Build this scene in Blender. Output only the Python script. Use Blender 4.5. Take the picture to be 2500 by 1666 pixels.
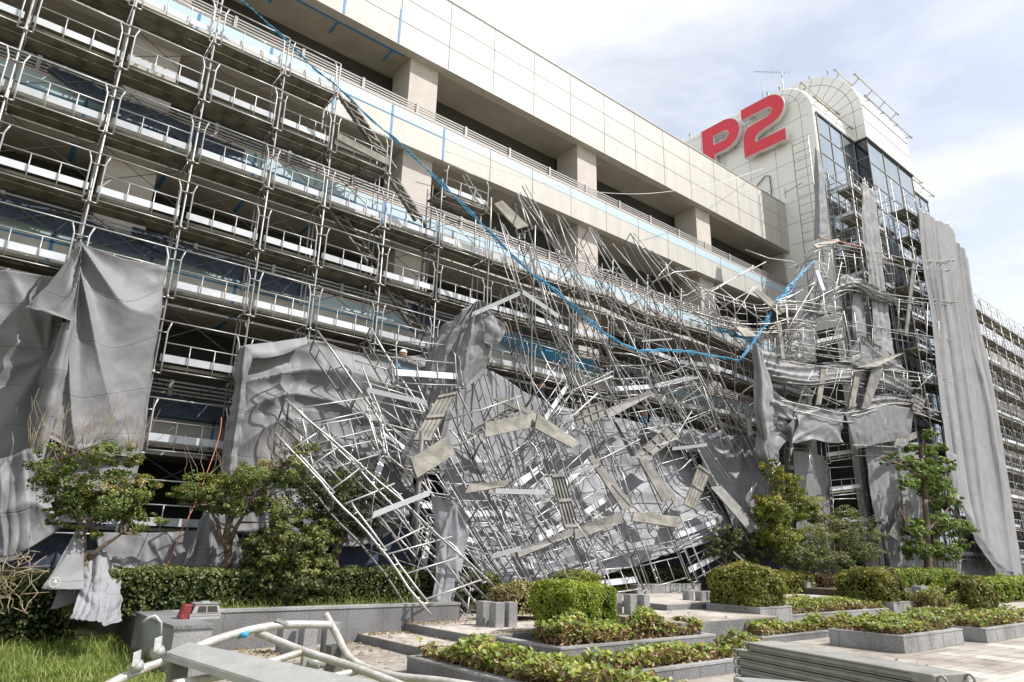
import bpy, math, random
from mathutils import Vector, Matrix, noise
random.seed(7)
R = math.radians
S = bpy.context.scene
C = S.collection
for o in list(bpy.data.objects): bpy.data.objects.remove(o, do_unlink=True)

# ------------------------------------------------------------------ camera
XA = Vector((0.77649775, -0.20477871, -0.59591688))
YA = Vector((-0.62971368, -0.21822836, -0.74554481))
ZA = Vector((0.02262574, 0.95417088, -0.29840579))
F = 1650.0
CAM = Vector((0, 0, 1.6))
cd = bpy.data.cameras.new('camera'); cam = bpy.data.objects.new('camera', cd); C.objects.link(cam)
cd.sensor_fit = 'HORIZONTAL'; cd.sensor_width = 36; cd.lens = F / 2500 * 36
cd.clip_start = 0.05; cd.clip_end = 2000
M3 = Matrix((XA, YA, ZA)); cam.matrix_world = Matrix.Translation(CAM) @ M3.to_4x4()
S.camera = cam

def ray(px, py):
    return (M3 @ Vector((px - 1250, -(py - 833), -F))).normalized()
def at(px, py, Y):
    d = ray(px, py); return CAM + d * (Y / d.y)
def atx(px, py, X):
    d = ray(px, py); return CAM + d * (X / d.x)
def atz(px, py, Z):
    d = ray(px, py); return CAM + d * ((Z - 1.6) / d.z)
def atd(px, py, D):
    return CAM + ray(px, py) * D

# ------------------------------------------------------------------ light
SUN_AZ, SUN_EL = 50.0, 51.0       # azimuth from -Y towards +X
sd = Vector((math.sin(R(SUN_AZ)) * math.cos(R(SUN_EL)), -math.cos(R(SUN_AZ)) * math.cos(R(SUN_EL)), math.sin(R(SUN_EL))))
sl = bpy.data.lights.new('sun', 'SUN'); so = bpy.data.objects.new('sun', sl); C.objects.link(so)
sl.energy = 5.0; sl.angle = R(0.5); sl.color = (1.0, 0.96, 0.90)
so.rotation_euler = sd.to_track_quat('Z', 'Y').to_euler()
W = bpy.data.worlds.new('World'); S.world = W; W.use_nodes = True
nt = W.node_tree; nt.nodes.clear()
N = nt.nodes.new; L = nt.links.new
out = N('ShaderNodeOutputWorld'); bg = N('ShaderNodeBackground'); sky = N('ShaderNodeTexSky')
sky.sky_type = 'NISHITA'; sky.sun_disc = False; sky.sun_elevation = R(SUN_EL)
sky.sun_rotation = math.atan2(sd.x, sd.y); sky.dust_density = 1.5
tc = N('ShaderNodeTexCoord'); mp = N('ShaderNodeMapping'); mp.inputs['Scale'].default_value = (1.0, 1.0, 2.6); mp.inputs['Rotation'].default_value = (0.2, 0.5, 0.9)
n1 = N('ShaderNodeTexNoise'); n1.inputs['Scale'].default_value = 1.9; n1.inputs['Detail'].default_value = 7; n1.inputs['Roughness'].default_value = 0.55; n1.inputs['Distortion'].default_value = 0.5
cr = N('ShaderNodeValToRGB'); cr.color_ramp.elements[0].position = 0.36; cr.color_ramp.elements[0].color = (0.42, 0.42, 0.42, 1); cr.color_ramp.elements[1].position = 0.56; cr.color_ramp.elements[1].color = (0.97, 0.97, 0.97, 1)
mx = N('ShaderNodeMix'); mx.data_type = 'RGBA'; mx.inputs[7].default_value = (6.0, 6.1, 6.2, 1)
L(tc.outputs['Generated'], mp.inputs['Vector']); L(mp.outputs[0], n1.inputs['Vector']); L(n1.outputs['Fac'], cr.inputs['Fac'])
L(cr.outputs['Color'], mx.inputs[0]); L(sky.outputs[0], mx.inputs[6]); L(mx.outputs[2], bg.inputs['Color'])
bg.inputs['Strength'].default_value = 0.13; L(bg.outputs[0], out.inputs['Surface'])
S.view_settings.view_transform = 'Standard'; S.view_settings.look = 'None'; S.view_settings.gamma = 1
S.view_settings.exposure = 0.48
S.render.engine = 'CYCLES'

# ------------------------------------------------------------------ materials
MATS = {}
def mat(name, col, rough=0.6, metal=0.0, spec=0.5, noise_amt=0.0, noise_scale=5.0, bump=0.0, bump_scale=40.0, col2=None, streak=False, trans=0.0, orand=0.0):
    m = bpy.data.materials.new(name); m.use_nodes = True; MATS[name] = m
    t = m.node_tree; b = t.nodes['Principled BSDF']
    b.inputs['Base Color'].default_value = (*col, 1); b.inputs['Roughness'].default_value = rough
    b.inputs['Metallic'].default_value = metal; b.inputs['Specular IOR Level'].default_value = spec
    if noise_amt or col2:
        g = t.nodes.new('ShaderNodeTexCoord'); n = t.nodes.new('ShaderNodeTexNoise'); n.inputs['Scale'].default_value = noise_scale; n.inputs['Detail'].default_value = 6; n.inputs['Roughness'].default_value = 0.65
        if streak:
            mpn = t.nodes.new('ShaderNodeMapping'); mpn.inputs['Scale'].default_value = (1, 1, 0.15)
            t.links.new(g.outputs['Object'], mpn.inputs[0]); t.links.new(mpn.outputs[0], n.inputs['Vector'])
        else: t.links.new(g.outputs['Object'], n.inputs['Vector'])
        r = t.nodes.new('ShaderNodeValToRGB'); r.color_ramp.elements[0].position = 0.35; r.color_ramp.elements[1].position = 0.65
        a = col2 if col2 else tuple(c * (1 - noise_amt) for c in col); bb = col if col2 else tuple(min(1, c * (1 + noise_amt)) for c in col)
        r.color_ramp.elements[0].color = (*a, 1); r.color_ramp.elements[1].color = (*bb, 1)
        t.links.new(n.outputs['Fac'], r.inputs['Fac']); t.links.new(r.outputs['Color'], b.inputs['Base Color'])
    if bump:
        g = t.nodes.new('ShaderNodeTexCoord'); n = t.nodes.new('ShaderNodeTexNoise'); n.inputs['Scale'].default_value = bump_scale; n.inputs['Detail'].default_value = 4
        bp = t.nodes.new('ShaderNodeBump'); bp.inputs['Strength'].default_value = bump; bp.inputs['Distance'].default_value = 0.02
        t.links.new(g.outputs['Object'], n.inputs['Vector']); t.links.new(n.outputs['Fac'], bp.inputs['Height']); t.links.new(bp.outputs[0], b.inputs['Normal'])
    if orand:
        oi = t.nodes.new('ShaderNodeObjectInfo'); mr = t.nodes.new('ShaderNodeMapRange'); mr.inputs[3].default_value = 1-orand; mr.inputs[4].default_value = 1+orand*.5
        mu = t.nodes.new('ShaderNodeMix'); mu.data_type = 'RGBA'; mu.blend_type = 'MULTIPLY'; mu.inputs[0].default_value = 1; t.links.new(oi.outputs['Random'], mr.inputs[0])
        src = b.inputs['Base Color'].links[0].from_socket if b.inputs['Base Color'].is_linked else None
        if src: t.links.new(src, mu.inputs[6])
        else: mu.inputs[6].default_value = (*col, 1)
        t.links.new(mr.outputs[0], mu.inputs[7]); t.links.new(mu.outputs[2], b.inputs['Base Color'])
    return m
PANEL = mat('cream_panel', (0.465, 0.445, 0.41), 0.55, noise_amt=0.085, noise_scale=2.2, streak=True)
JOINT = mat('joint_sealant', (0.16, 0.15, 0.14), 0.8)
CONC = mat('column_concrete', (0.50, 0.455, 0.42), 0.8, noise_amt=0.07, noise_scale=1.5, bump=0.15)
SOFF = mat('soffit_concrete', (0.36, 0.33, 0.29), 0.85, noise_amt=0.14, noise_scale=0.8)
DARK = mat('dark_interior', (0.05, 0.048, 0.045), 0.9, noise_amt=0.2, noise_scale=0.5)  # near-black tone carries the shade inside openings
BLUE = mat('pale_blue_primer', (0.42, 0.55, 0.63), 0.5, noise_amt=0.04, noise_scale=1.0)
TAPE = mat('blue_masking_tape', (0.05, 0.22, 0.46), 0.6, noise_amt=0.2, noise_scale=8)
PINK = mat('pink_sill', (0.62, 0.50, 0.45), 0.7)
STEEL = mat('galvanised_steel', (0.34, 0.335, 0.33), 0.42, metal=0.35, spec=0.5, noise_amt=0.25, noise_scale=3, bump=0.05, orand=.35)
STEELB = mat('bright_galvanised_steel', (0.44, 0.44, 0.44), 0.38, metal=0.3, noise_amt=0.18, noise_scale=3, orand=.3)
RUST = mat('rusty_steel', (0.25, 0.13, 0.07), 0.8, col2=(0.22, 0.21, 0.20), noise_scale=4)
STEELD = mat('dull_galvanised_steel', (0.14, 0.135, 0.13), 0.6, metal=0.15, noise_amt=0.25, noise_scale=4)
TOE = mat('white_toe_board', (0.54, 0.56, 0.60), 0.38, noise_amt=0.12, noise_scale=1.6, orand=.28)
RAILM = mat('painted_railing', (0.33, 0.32, 0.31), 0.5, noise_amt=0.1, noise_scale=3)
def deck_mat(name, col):
    m = mat(name, col, 0.7, metal=0.1); t = m.node_tree; b = t.nodes['Principled BSDF']
    g = t.nodes.new('ShaderNodeTexCoord'); v = t.nodes.new('ShaderNodeTexVoronoi'); v.inputs['Scale'].default_value = 15; v.inputs['Randomness'].default_value = 0.12
    r = t.nodes.new('ShaderNodeValToRGB'); r.color_ramp.elements[0].position = 0.17; r.color_ramp.elements[0].color = (0.02, 0.02, 0.02, 1); r.color_ramp.elements[1].position = 0.21; r.color_ramp.elements[1].color = (1, 1, 1, 1)
    n = t.nodes.new('ShaderNodeTexNoise'); n.inputs['Scale'].default_value = 2.5; n.inputs['Detail'].default_value = 6
    r2 = t.nodes.new('ShaderNodeValToRGB'); r2.color_ramp.elements[0].color = (*[c * 0.6 for c in col], 1); r2.color_ramp.elements[1].color = (*[c * 1.35 for c in col], 1); r2.color_ramp.elements[0].position = .35; r2.color_ramp.elements[1].position = .65
    mm = t.nodes.new('ShaderNodeMix'); mm.data_type = 'RGBA'; mm.blend_type = 'MULTIPLY'; mm.inputs[0].default_value = 0.8
    t.links.new(g.outputs['Object'], v.inputs['Vector']); t.links.new(g.outputs['Object'], n.inputs['Vector']); t.links.new(v.outputs['Distance'], r.inputs['Fac']); t.links.new(n.outputs['Fac'], r2.inputs['Fac'])
    t.links.new(r2.outputs['Color'], mm.inputs[6]); t.links.new(r.outputs['Color'], mm.inputs[7]); t.links.new(mm.outputs[2], b.inputs['Base Color'])
    return m
DECK = deck_mat('dirty_steel_deck', (0.17, 0.155, 0.12))
PLANK = deck_mat('concrete_stained_plank', (0.16, 0.154, 0.14))
PLANKT = deck_mat('tan_stained_plank', (0.19, 0.178, 0.152))
PLANKS_ = mat('stacked_plank_steel', (0.27, 0.265, 0.245), 0.5, metal=0.2, noise_amt=0.22, noise_scale=6, bump=0.1, bump_scale=30)
def tarp_mat(name, col, tr=0.12, seam=True):
    m = mat(name, col, 0.58, spec=0.32); t = m.node_tree; b = t.nodes['Principled BSDF']; o = t.nodes['Material Output']
    g = t.nodes.new('ShaderNodeTexCoord'); n = t.nodes.new('ShaderNodeTexNoise'); n.inputs['Scale'].default_value = 1.3; n.inputs['Detail'].default_value = 8
    r2 = t.nodes.new('ShaderNodeValToRGB'); r2.color_ramp.elements[0].color = (*[c * 0.90 for c in col], 1); r2.color_ramp.elements[1].color = (*[c * 1.05 for c in col], 1); r2.color_ramp.elements[0].position = .35; r2.color_ramp.elements[1].position = .65
    t.links.new(g.outputs['Object'], n.inputs['Vector']); t.links.new(n.outputs['Fac'], r2.inputs['Fac'])
    last = r2.outputs['Color']
    w = t.nodes.new('ShaderNodeTexBrick'); w.offset = 0.0; w.inputs['Color1'].default_value = (1, 1, 1, 1); w.inputs['Color2'].default_value = (1, 1, 1, 1); w.inputs['Mortar'].default_value = (0.0, 0.0, 0.0, 1)
    w.inputs['Scale'].default_value = 1.0; w.inputs['Mortar Size'].default_value = 0.012; w.inputs['Brick Width'].default_value = 1.8; w.inputs['Row Height'].default_value = 0.86; w.inputs['Mortar Smooth'].default_value = 0.6
    t.links.new(g.outputs['UV'], w.inputs['Vector'])
    mm = t.nodes.new('ShaderNodeMix'); mm.data_type = 'RGBA'; mm.blend_type = 'MULTIPLY'; mm.inputs[0].default_value = 0.18
    t.links.new(last, mm.inputs[6]); t.links.new(w.outputs['Color'], mm.inputs[7]); t.links.new(mm.outputs[2], b.inputs['Base Color'])
    n2 = t.nodes.new('ShaderNodeTexNoise'); n2.inputs['Scale'].default_value = 3.5; n2.inputs['Detail'].default_value = 7; n2.inputs['Roughness'].default_value = 0.6; n2.inputs['Distortion'].default_value = 1.2
    t.links.new(g.outputs['Object'], n2.inputs['Vector'])
    bp = t.nodes.new('ShaderNodeBump'); bp.inputs['Strength'].default_value = 0.14; bp.inputs['Distance'].default_value = 0.04
    b2 = t.nodes.new('ShaderNodeBump'); b2.inputs['Strength'].default_value = 0.6; b2.inputs['Distance'].default_value = 0.01
    t.links.new(n2.outputs['Fac'], bp.inputs['Height']); t.links.new(w.outputs['Color'], b2.inputs['Height']); t.links.new(bp.outputs[0], b2.inputs['Normal']); t.links.new(b2.outputs[0], b.inputs['Normal'])
    wn = t.nodes.new('ShaderNodeTexNoise'); wn.inputs['Scale'].default_value = 1.7; wn.inputs['Detail'].default_value = 3
    vm = t.nodes.new('ShaderNodeVectorMath'); vm.operation = 'MULTIPLY_ADD'; vm.inputs[1].default_value = (.55, .55, .55)
    t.links.new(g.outputs['Object'], wn.inputs['Vector']); t.links.new(wn.outputs['Color'], vm.inputs[0]); t.links.new(g.outputs['Object'], vm.inputs[2])
    vo = t.nodes.new('ShaderNodeTexVoronoi'); vo.feature = 'DISTANCE_TO_EDGE'; vo.inputs['Scale'].default_value = 1.3; t.links.new(vm.outputs[0], vo.inputs['Vector'])
    vr = t.nodes.new('ShaderNodeValToRGB'); vr.color_ramp.elements[0].position = 0.0; vr.color_ramp.elements[0].color = (1, 1, 1, 1); vr.color_ramp.elements[1].position = 0.10; vr.color_ramp.elements[1].color = (0, 0, 0, 1); vr.color_ramp.interpolation = 'EASE'
    b3 = t.nodes.new('ShaderNodeBump'); b3.inputs['Strength'].default_value = 0.05; b3.inputs['Distance'].default_value = 0.02
    t.links.new(vo.outputs['Distance'], vr.inputs['Fac']); t.links.new(vr.outputs['Color'], b3.inputs['Height']); t.links.new(b2.outputs[0], b3.inputs['Normal']); t.links.new(b3.outputs[0], b.inputs['Normal'])
    ts = t.nodes.new('ShaderNodeBsdfTranslucent'); ts.inputs['Color'].default_value = (*col, 1); ms = t.nodes.new('ShaderNodeMixShader'); ms.inputs[0].default_value = tr
    t.links.new(b.outputs[0], ms.inputs[1]); t.links.new(ts.outputs[0], ms.inputs[2]); t.links.new(ms.outputs[0], o.inputs['Surface'])
    return m
TARP = tarp_mat('grey_tarpaulin', (0.185, 0.185, 0.195), 0.08)
TARPL = tarp_mat('pale_grey_tarpaulin', (0.33, 0.33, 0.345), 0.22)
TARPF = tarp_mat('light_underside_tarpaulin', (0.25, 0.255, 0.275), 0.1)
NET = mat('blue_net', (0.04, 0.26, 0.47), 0.6, noise_amt=0.3, noise_scale=12)
NAVY = mat('navy_net_and_shade', (0.045, 0.06, 0.10), 0.8, noise_amt=0.3, noise_scale=8)
ORANGE = mat('orange_cord', (0.55, 0.16, 0.09), 0.6)
WHITE = mat('white_tower_panel', (0.80, 0.79, 0.77), 0.35, noise_amt=0.02, noise_scale=0.6)
TJOINT = mat('tower_joint', (0.20, 0.20, 0.21), 0.8)
RED = mat('red_sign_face', (0.66, 0.035, 0.06), 0.45, noise_amt=0.05, noise_scale=1.5)
SIGNS = mat('sign_return', (0.72, 0.70, 0.68), 0.5)
GLASS = mat('tower_glass', (0.40, 0.47, 0.53), 0.07, metal=0.9, spec=0.8, noise_amt=0.12, noise_scale=0.4)
GLASSD = mat('dark_tower_glass', (0.015, 0.025, 0.045), 0.05, metal=0.0, spec=0.8)
FRAME = mat('dark_frame', (0.07, 0.07, 0.07), 0.5)
MULL = mat('bronze_mullion', (0.30, 0.27, 0.22), 0.5)
PIPE = mat('roof_pipe', (0.42, 0.38, 0.30), 0.5, metal=0.2)
def granite(name, c1, c2, scale=55):
    m = mat(name, c1, 0.6); t = m.node_tree; b = t.nodes['Principled BSDF']
    g = t.nodes.new('ShaderNodeTexCoord'); n = t.nodes.new('ShaderNodeTexNoise'); n.inputs['Scale'].default_value = scale; n.inputs['Detail'].default_value = 3
    k = t.nodes.new('ShaderNodeTexNoise'); k.inputs['Scale'].default_value = 1.2; k.inputs['Detail'].default_value = 6
    r = t.nodes.new('ShaderNodeValToRGB'); r.color_ramp.elements[0].color = (*c1, 1); r.color_ramp.elements[1].color = (*c2, 1); r.color_ramp.elements[0].position = .4; r.color_ramp.elements[1].position = .6
    r2 = t.nodes.new('ShaderNodeValToRGB'); r2.color_ramp.elements[0].color = (.68, .68, .66, 1); r2.color_ramp.elements[1].color = (1.1, 1.1, 1.1, 1); r2.color_ramp.elements[0].position = .35; r2.color_ramp.elements[1].position = .6
    mm = t.nodes.new('ShaderNodeMix'); mm.data_type = 'RGBA'; mm.blend_type = 'MULTIPLY'; mm.inputs[0].default_value = 1
    t.links.new(g.outputs['Object'], n.inputs['Vector']); t.links.new(g.outputs['Object'], k.inputs['Vector']); t.links.new(n.outputs['Fac'], r.inputs['Fac']); t.links.new(k.outputs['Fac'], r2.inputs['Fac'])
    t.links.new(r.outputs['Color'], mm.inputs[6]); t.links.new(r2.outputs['Color'], mm.inputs[7]); t.links.new(mm.outputs[2], b.inputs['Base Color'])
    return m
GRAN = granite('dark_granite', (0.11, 0.11, 0.115), (0.22, 0.22, 0.23))
GRANL = granite('grey_granite', (0.20, 0.20, 0.205), (0.34, 0.34, 0.34))
def paving(name, c1, c2, mort, bw=0.3, rh=0.3, ms=0.010):
    m = mat(name, c1, 0.85); t = m.node_tree; b = t.nodes['Principled BSDF']
    g = t.nodes.new('ShaderNodeTexCoord'); w = t.nodes.new('ShaderNodeTexBrick'); w.offset = 0.5
    w.inputs['Color1'].default_value = (*c1, 1); w.inputs['Color2'].default_value = (*c2, 1); w.inputs['Mortar'].default_value = (*mort, 1); w.inputs['Scale'].default_value = 1; w.inputs['Mortar Size'].default_value = ms; w.inputs['Brick Width'].default_value = bw; w.inputs['Row Height'].default_value = rh
    k = t.nodes.new('ShaderNodeTexNoise'); k.inputs['Scale'].default_value = 0.9; k.inputs['Detail'].default_value = 8; k.inputs['Roughness'].default_value = .7
    r2 = t.nodes.new('ShaderNodeValToRGB'); r2.color_ramp.elements[0].color = (.62, .57, .52, 1); r2.color_ramp.elements[1].color = (1.1, 1.1, 1.1, 1); r2.color_ramp.elements[0].position = .38; r2.color_ramp.elements[1].position = .58
    mm = t.nodes.new('ShaderNodeMix'); mm.data_type = 'RGBA'; mm.blend_type = 'MULTIPLY'; mm.inputs[0].default_value = 1
    t.links.new(g.outputs['Object'], w.inputs['Vector']); t.links.new(g.outputs['Object'], k.inputs['Vector']); t.links.new(k.outputs['Fac'], r2.inputs['Fac'])
    t.links.new(w.outputs['Color'], mm.inputs[6]); t.links.new(r2.outputs['Color'], mm.inputs[7]); t.links.new(mm.outputs[2], b.inputs['Base Color'])
    return m
PAVE = paving('terrace_paving', (0.355, 0.33, 0.30), (0.41, 0.38, 0.345), (0.20, 0.18, 0.16))
PAVE2 = paving('plaza_paving', (0.28, 0.26, 0.235), (0.33, 0.305, 0.275), (0.18, 0.16, 0.14))
SOIL = mat('soil', (0.10, 0.08, 0.055), 0.95, col2=(0.045, 0.035, 0.025), noise_scale=6, bump=0.5, bump_scale=20)
GROUNDM = mat('grass_soil', (0.16, 0.20, 0.06), 0.95, col2=(0.12, 0.09, 0.05), noise_scale=2.5, bump=0.5, bump_scale=20)
BARK = mat('bark', (0.16, 0.115, 0.08), 0.9, col2=(0.07, 0.05, 0.035), noise_scale=14, bump=0.6, bump_scale=25)
TWIG = mat('dry_twig', (0.27, 0.21, 0.14), 0.8, noise_amt=0.3, noise_scale=6)
SKIN = mat('skin', (0.45, 0.25, 0.17), 0.6)
NAVYC = mat('navy_workwear', (0.03, 0.04, 0.07), 0.8)
BLUEC = mat('blue_workwear', (0.08, 0.22, 0.36), 0.8)
HELM = mat('white_helmet', (0.75, 0.76, 0.74), 0.3)
HAIR = mat('dark_hair', (0.02, 0.018, 0.015), 0.7)
ALU = mat('scuffed_aluminium', (0.36, 0.365, 0.36), 0.38, metal=0.35, noise_amt=0.12, noise_scale=9, bump=0.1, bump_scale=60)
WPAINT = mat('chipped_white_tube', (0.52, 0.515, 0.50), 0.38, metal=0.15, col2=(0.33, 0.30, 0.26), noise_scale=16, bump=0.15, bump_scale=60)
REDP = mat('faded_red_plastic', (0.22, 0.032, 0.032), 0.4, noise_amt=0.3, noise_scale=14)
GREYP = mat('weathered_grey_plastic', (0.36, 0.37, 0.37), 0.5, noise_amt=0.15, noise_scale=20)
DGLASS = mat('dark_lens', (0.06, 0.05, 0.045), 0.15)
def leaf_mat(name, stops, tr=0.35):
    m = bpy.data.materials.new(name); m.use_nodes = True; t = m.node_tree; b = t.nodes['Principled BSDF']; o = t.nodes['Material Output']
    a = t.nodes.new('ShaderNodeAttribute'); a.attribute_name = 'tint'
    r = t.nodes.new('ShaderNodeValToRGB'); e = r.color_ramp.elements
    e[0].position = stops[0][0]; e[0].color = (*stops[0][1], 1); e[1].position = stops[-1][0]; e[1].color = (*stops[-1][1], 1)
    for p, c in stops[1:-1]:
        q = e.new(p); q.color = (*c, 1)
    t.links.new(a.outputs['Fac'], r.inputs['Fac']); t.links.new(r.outputs['Color'], b.inputs['Base Color']); b.inputs['Roughness'].default_value = 0.5
    ts = t.nodes.new('ShaderNodeBsdfTranslucent'); ms = t.nodes.new('ShaderNodeMixShader'); ms.inputs[0].default_value = tr
    t.links.new(r.outputs['Color'], ts.inputs['Color']); t.links.new(b.outputs[0], ms.inputs[1]); t.links.new(ts.outputs[0], ms.inputs[2]); t.links.new(ms.outputs[0], o.inputs['Surface'])
    return m
LF_MAPLE = leaf_mat('maple_leaves', [(0, (0.05, 0.08, 0.02)), (0.5, (0.13, 0.18, 0.04)), (0.85, (0.26, 0.27, 0.06)), (1, (0.34, 0.27, 0.07))])
LF_DARK = leaf_mat('dark_leaves', [(0, (0.03, 0.048, 0.015)), (0.6, (0.085, 0.115, 0.03)), (1, (0.22, 0.23, 0.06))])
LF_HEDGE = leaf_mat('hedge_leaves', [(0, (0.07, 0.11, 0.012)), (0.5, (0.21, 0.28, 0.025)), (1, (0.42, 0.46, 0.06))])
LF_BROWNHEDGE = leaf_mat('azalea_leaves', [(0, (0.07, 0.07, 0.02)), (0.45, (0.19, 0.20, 0.035)), (0.8, (0.36, 0.35, 0.06)), (1, (0.34, 0.15, 0.07))])
LF_IVY = leaf_mat('ivy_leaves', [(0, (0.08, 0.13, 0.02)), (0.5, (0.22, 0.29, 0.04)), (0.85, (0.44, 0.44, 0.09)), (1, (0.48, 0.25, 0.06))], 0.4)
LF_DEAD = leaf_mat('dead_leaves', [(0, (0.16, 0.08, 0.04)), (0.6, (0.32, 0.20, 0.11)), (1, (0.24, 0.26, 0.08))], 0.2)
LF_YEL = leaf_mat('yellowing_leaves', [(0, (0.07, 0.11, 0.02)), (0.6, (0.20, 0.24, 0.03)), (1, (0.46, 0.38, 0.05))])
LF_PODO = leaf_mat('podocarp_leaves', [(0, (0.06, 0.11, 0.02)), (0.6, (0.18, 0.27, 0.045)), (1, (0.36, 0.45, 0.12))])
LF_GRASS = leaf_mat('grass_blades', [(0, (0.09, 0.14, 0.03)), (0.6, (0.21, 0.28, 0.055)), (1, (0.44, 0.42, 0.16))], 0.4)
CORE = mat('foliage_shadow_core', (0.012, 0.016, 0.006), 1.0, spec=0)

# ------------------------------------------------------------------ mesh helpers
class MB:
    def __init__(s): s.v = []; s.f = []; s.sm = []
    def quad(s, a, b, c, d):
        n = len(s.v); s.v += [tuple(a), tuple(b), tuple(c), tuple(d)]; s.f.append((n, n+1, n+2, n+3)); s.sm.append(False)
    def box(s, x0, x1, y0, y1, z0, z1):
        s.obox(Vector((x0, y0, z0)), Vector((x1-x0, 0, 0)), Vector((0, y1-y0, 0)), Vector((0, 0, z1-z0)))
    def obox(s, o, a, b, c):
        n = len(s.v); o = Vector(o)
        for k in (0, 1):
            for p in (o, o+a, o+a+b, o+b): s.v.append(tuple(p + c*k))
        for f in ((0,3,2,1),(4,5,6,7),(0,1,5,4),(1,2,6,5),(2,3,7,6),(3,0,4,7)): s.f.append(tuple(n+i for i in f)); s.sm.append(False)
    def beam(s, p, q, w, h, up=(0, 0, 1)):
        p = Vector(p); q = Vector(q); d = (q-p); u = Vector(up); sd_ = d.cross(u)
        if sd_.length < 1e-6: sd_ = Vector((1, 0, 0))
        sd_.normalize(); uu = sd_.cross(d).normalized()
        s.obox(p - sd_*w/2 - uu*h/2, d, sd_*w, uu*h)
    def tube(s, pts, r, n=6, caps=True, r2=None):
        pts = [Vector(p) for p in pts]
        if len(pts) < 2: return
        base = len(s.v); m = len(pts); prev = None
        for i, p in enumerate(pts):
            d = (pts[min(i+1, m-1)] - pts[max(i-1, 0)])
            if d.length < 1e-9: d = Vector((0, 0, 1))
            d.normalize()
            if prev is None:
                a = Vector((0, 0, 1)) if abs(d.z) < 0.9 else Vector((1, 0, 0)); u = d.cross(a).normalized()
            else:
                u = prev - d * prev.dot(d)
                if u.length < 1e-6: u = d.cross(Vector((0.3, 0.2, 1)))
                u.normalize()
            prev = u; w = d.cross(u); rr = r if r2 is None else r + (r2-r)*i/(m-1)
            for k in range(n):
                an = 2*math.pi*k/n; s.v.append(tuple(p + (u*math.cos(an) + w*math.sin(an))*rr))
        for i in range(m-1):
            for k in range(n):
                a = base+i*n+k; b = base+i*n+(k+1) % n; s.f.append((a, b, b+n, a+n)); s.sm.append(True)
        if caps:
            s.f.append(tuple(base+k for k in reversed(range(n)))); s.sm.append(False)
            s.f.append(tuple(base+(m-1)*n+k for k in range(n))); s.sm.append(False)
    def prism(s, poly, ax, d0, d1):
        """poly of 2D points, extruded along axis ax ('X','Y','Z') from d0 to d1"""
        n = len(poly); b = len(s.v)
        for d in (d0, d1):
            for (p, q) in poly:
                s.v.append((d, p, q) if ax == 'X' else (p, d, q) if ax == 'Y' else (p, q, d))
        s.f.append(tuple(b+i for i in range(n))); s.f.append(tuple(b+n+i for i in reversed(range(n)))); s.sm += [False, False]
        for i in range(n):
            j = (i+1) % n; s.f.append((b+i, b+n+i, b+n+j, b+j)); s.sm.append(False)
    def build(s, name, m, parent=None, smooth=None):
        me = bpy.data.meshes.new(name); me.from_pydata(s.v, [], s.f); 
        me.polygons.foreach_set('use_smooth', [bool(x) if smooth is None else smooth for x in s.sm]); me.materials.append(m); me.update()
        o = bpy.data.objects.new(name, me); C.objects.link(o)
        if parent: o.parent = parent
        return o
def recentre(o):
    """put an unparented mesh object's origin at its own centre"""
    me = o.data; c = sum((v.co for v in me.vertices), Vector()) / max(1, len(me.vertices))
    for v in me.vertices: v.co -= c
    o.location = c; return o
def tag(o, label=None, cat=None, group=None, kind=None):
    if label: o['label'] = label
    if cat: o['category'] = cat
    if group: o['group'] = group
    if kind: o['kind'] = kind
    return o
def empty(name, label=None, cat=None, group=None, loc=(0, 0, 0)):
    o = bpy.data.objects.new(name, None); C.objects.link(o); o.location = loc; o.empty_display_size = 0.2
    return tag(o, label, cat, group)
def copy_child(o, parent, loc=None):
    c = o.copy(); C.objects.link(c); c.parent = parent
    if loc is not None: c.location = loc
    return c
def box1(name, m, parent, *b):
    k = MB(); k.box(*b); return k.build(name, m, parent)

# ------------------------------------------------------------------ ground
def slab(name, m, x0, x1, y0, y1, z0, z1):
    k = MB(); k.box(x0, x1, y0, y1, z0, z1); return tag(k.build(name, m), kind='structure')
slab('ground', GROUNDM, -300, 300, -300, 300, -0.6, -0.01)
slab('plaza', PAVE2, 2.55, 60, -12, 16, -0.2, 0.0)
slab('grass_ground', GROUNDM, -20, 2.55, -12, 16, -0.2, 0.02)
# terraces: paving on top, granite risers around
def terrace(name, x0, x1, y0, y1, z0, z1):
    k = MB(); k.box(x0, x1, y0, y1, z0, z1 - 0.004); o = tag(k.build(name, GRAN), kind='structure')
    slab(name + '_paving', PAVE, x0 + 0.012, x1, y0 + 0.012, y1, z1 - 0.003, z1 + 0.006)
    k = MB()
    y = y0 + 0.9
    while y < min(y1, y0 + 8): k.box(x0 - 0.003, x0 + 0.004, y, y + 0.012, z0, z1 - 0.01); y += 0.9
    x = x0 + 0.9
    while x < min(x1, x0 + 8): k.box(x, x + 0.012, y0 - 0.003, y0 + 0.004, z0, z1 - 0.01); x += 0.9
    if k.f: tag(k.build(name + '_riser_joints', JOINT), kind='structure')
terrace('terrace_step_lowest', 6.2, 60, 8.55, 14.9, -0.1, 0.13)
terrace('terrace_step_second', 7.15, 60, 9.7, 14.8, 0.12, 0.27)
terrace('terrace_step_third', 10.9, 14.2, 8.45, 14.7, 0.12, 0.42)
terrace('terrace_step_upper', 13.0, 60, 10.45, 14.6, 0.26, 0.55)
slab('planting_bed_soil', SOIL, 2.6, 8.6, 12.25, 17.4, -0.1, 0.52)
slab('building_apron', SOIL, 8.6, 90, 13.9, 60, -0.1, 0.60)
slab('far_bed_soil', SOIL, 21.5, 90, 10.6, 13.95, 0.0, 0.74)
slab('far_plaza', PAVE, 22, 120, -10, 10.6, 0.0, 0.18)
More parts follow.
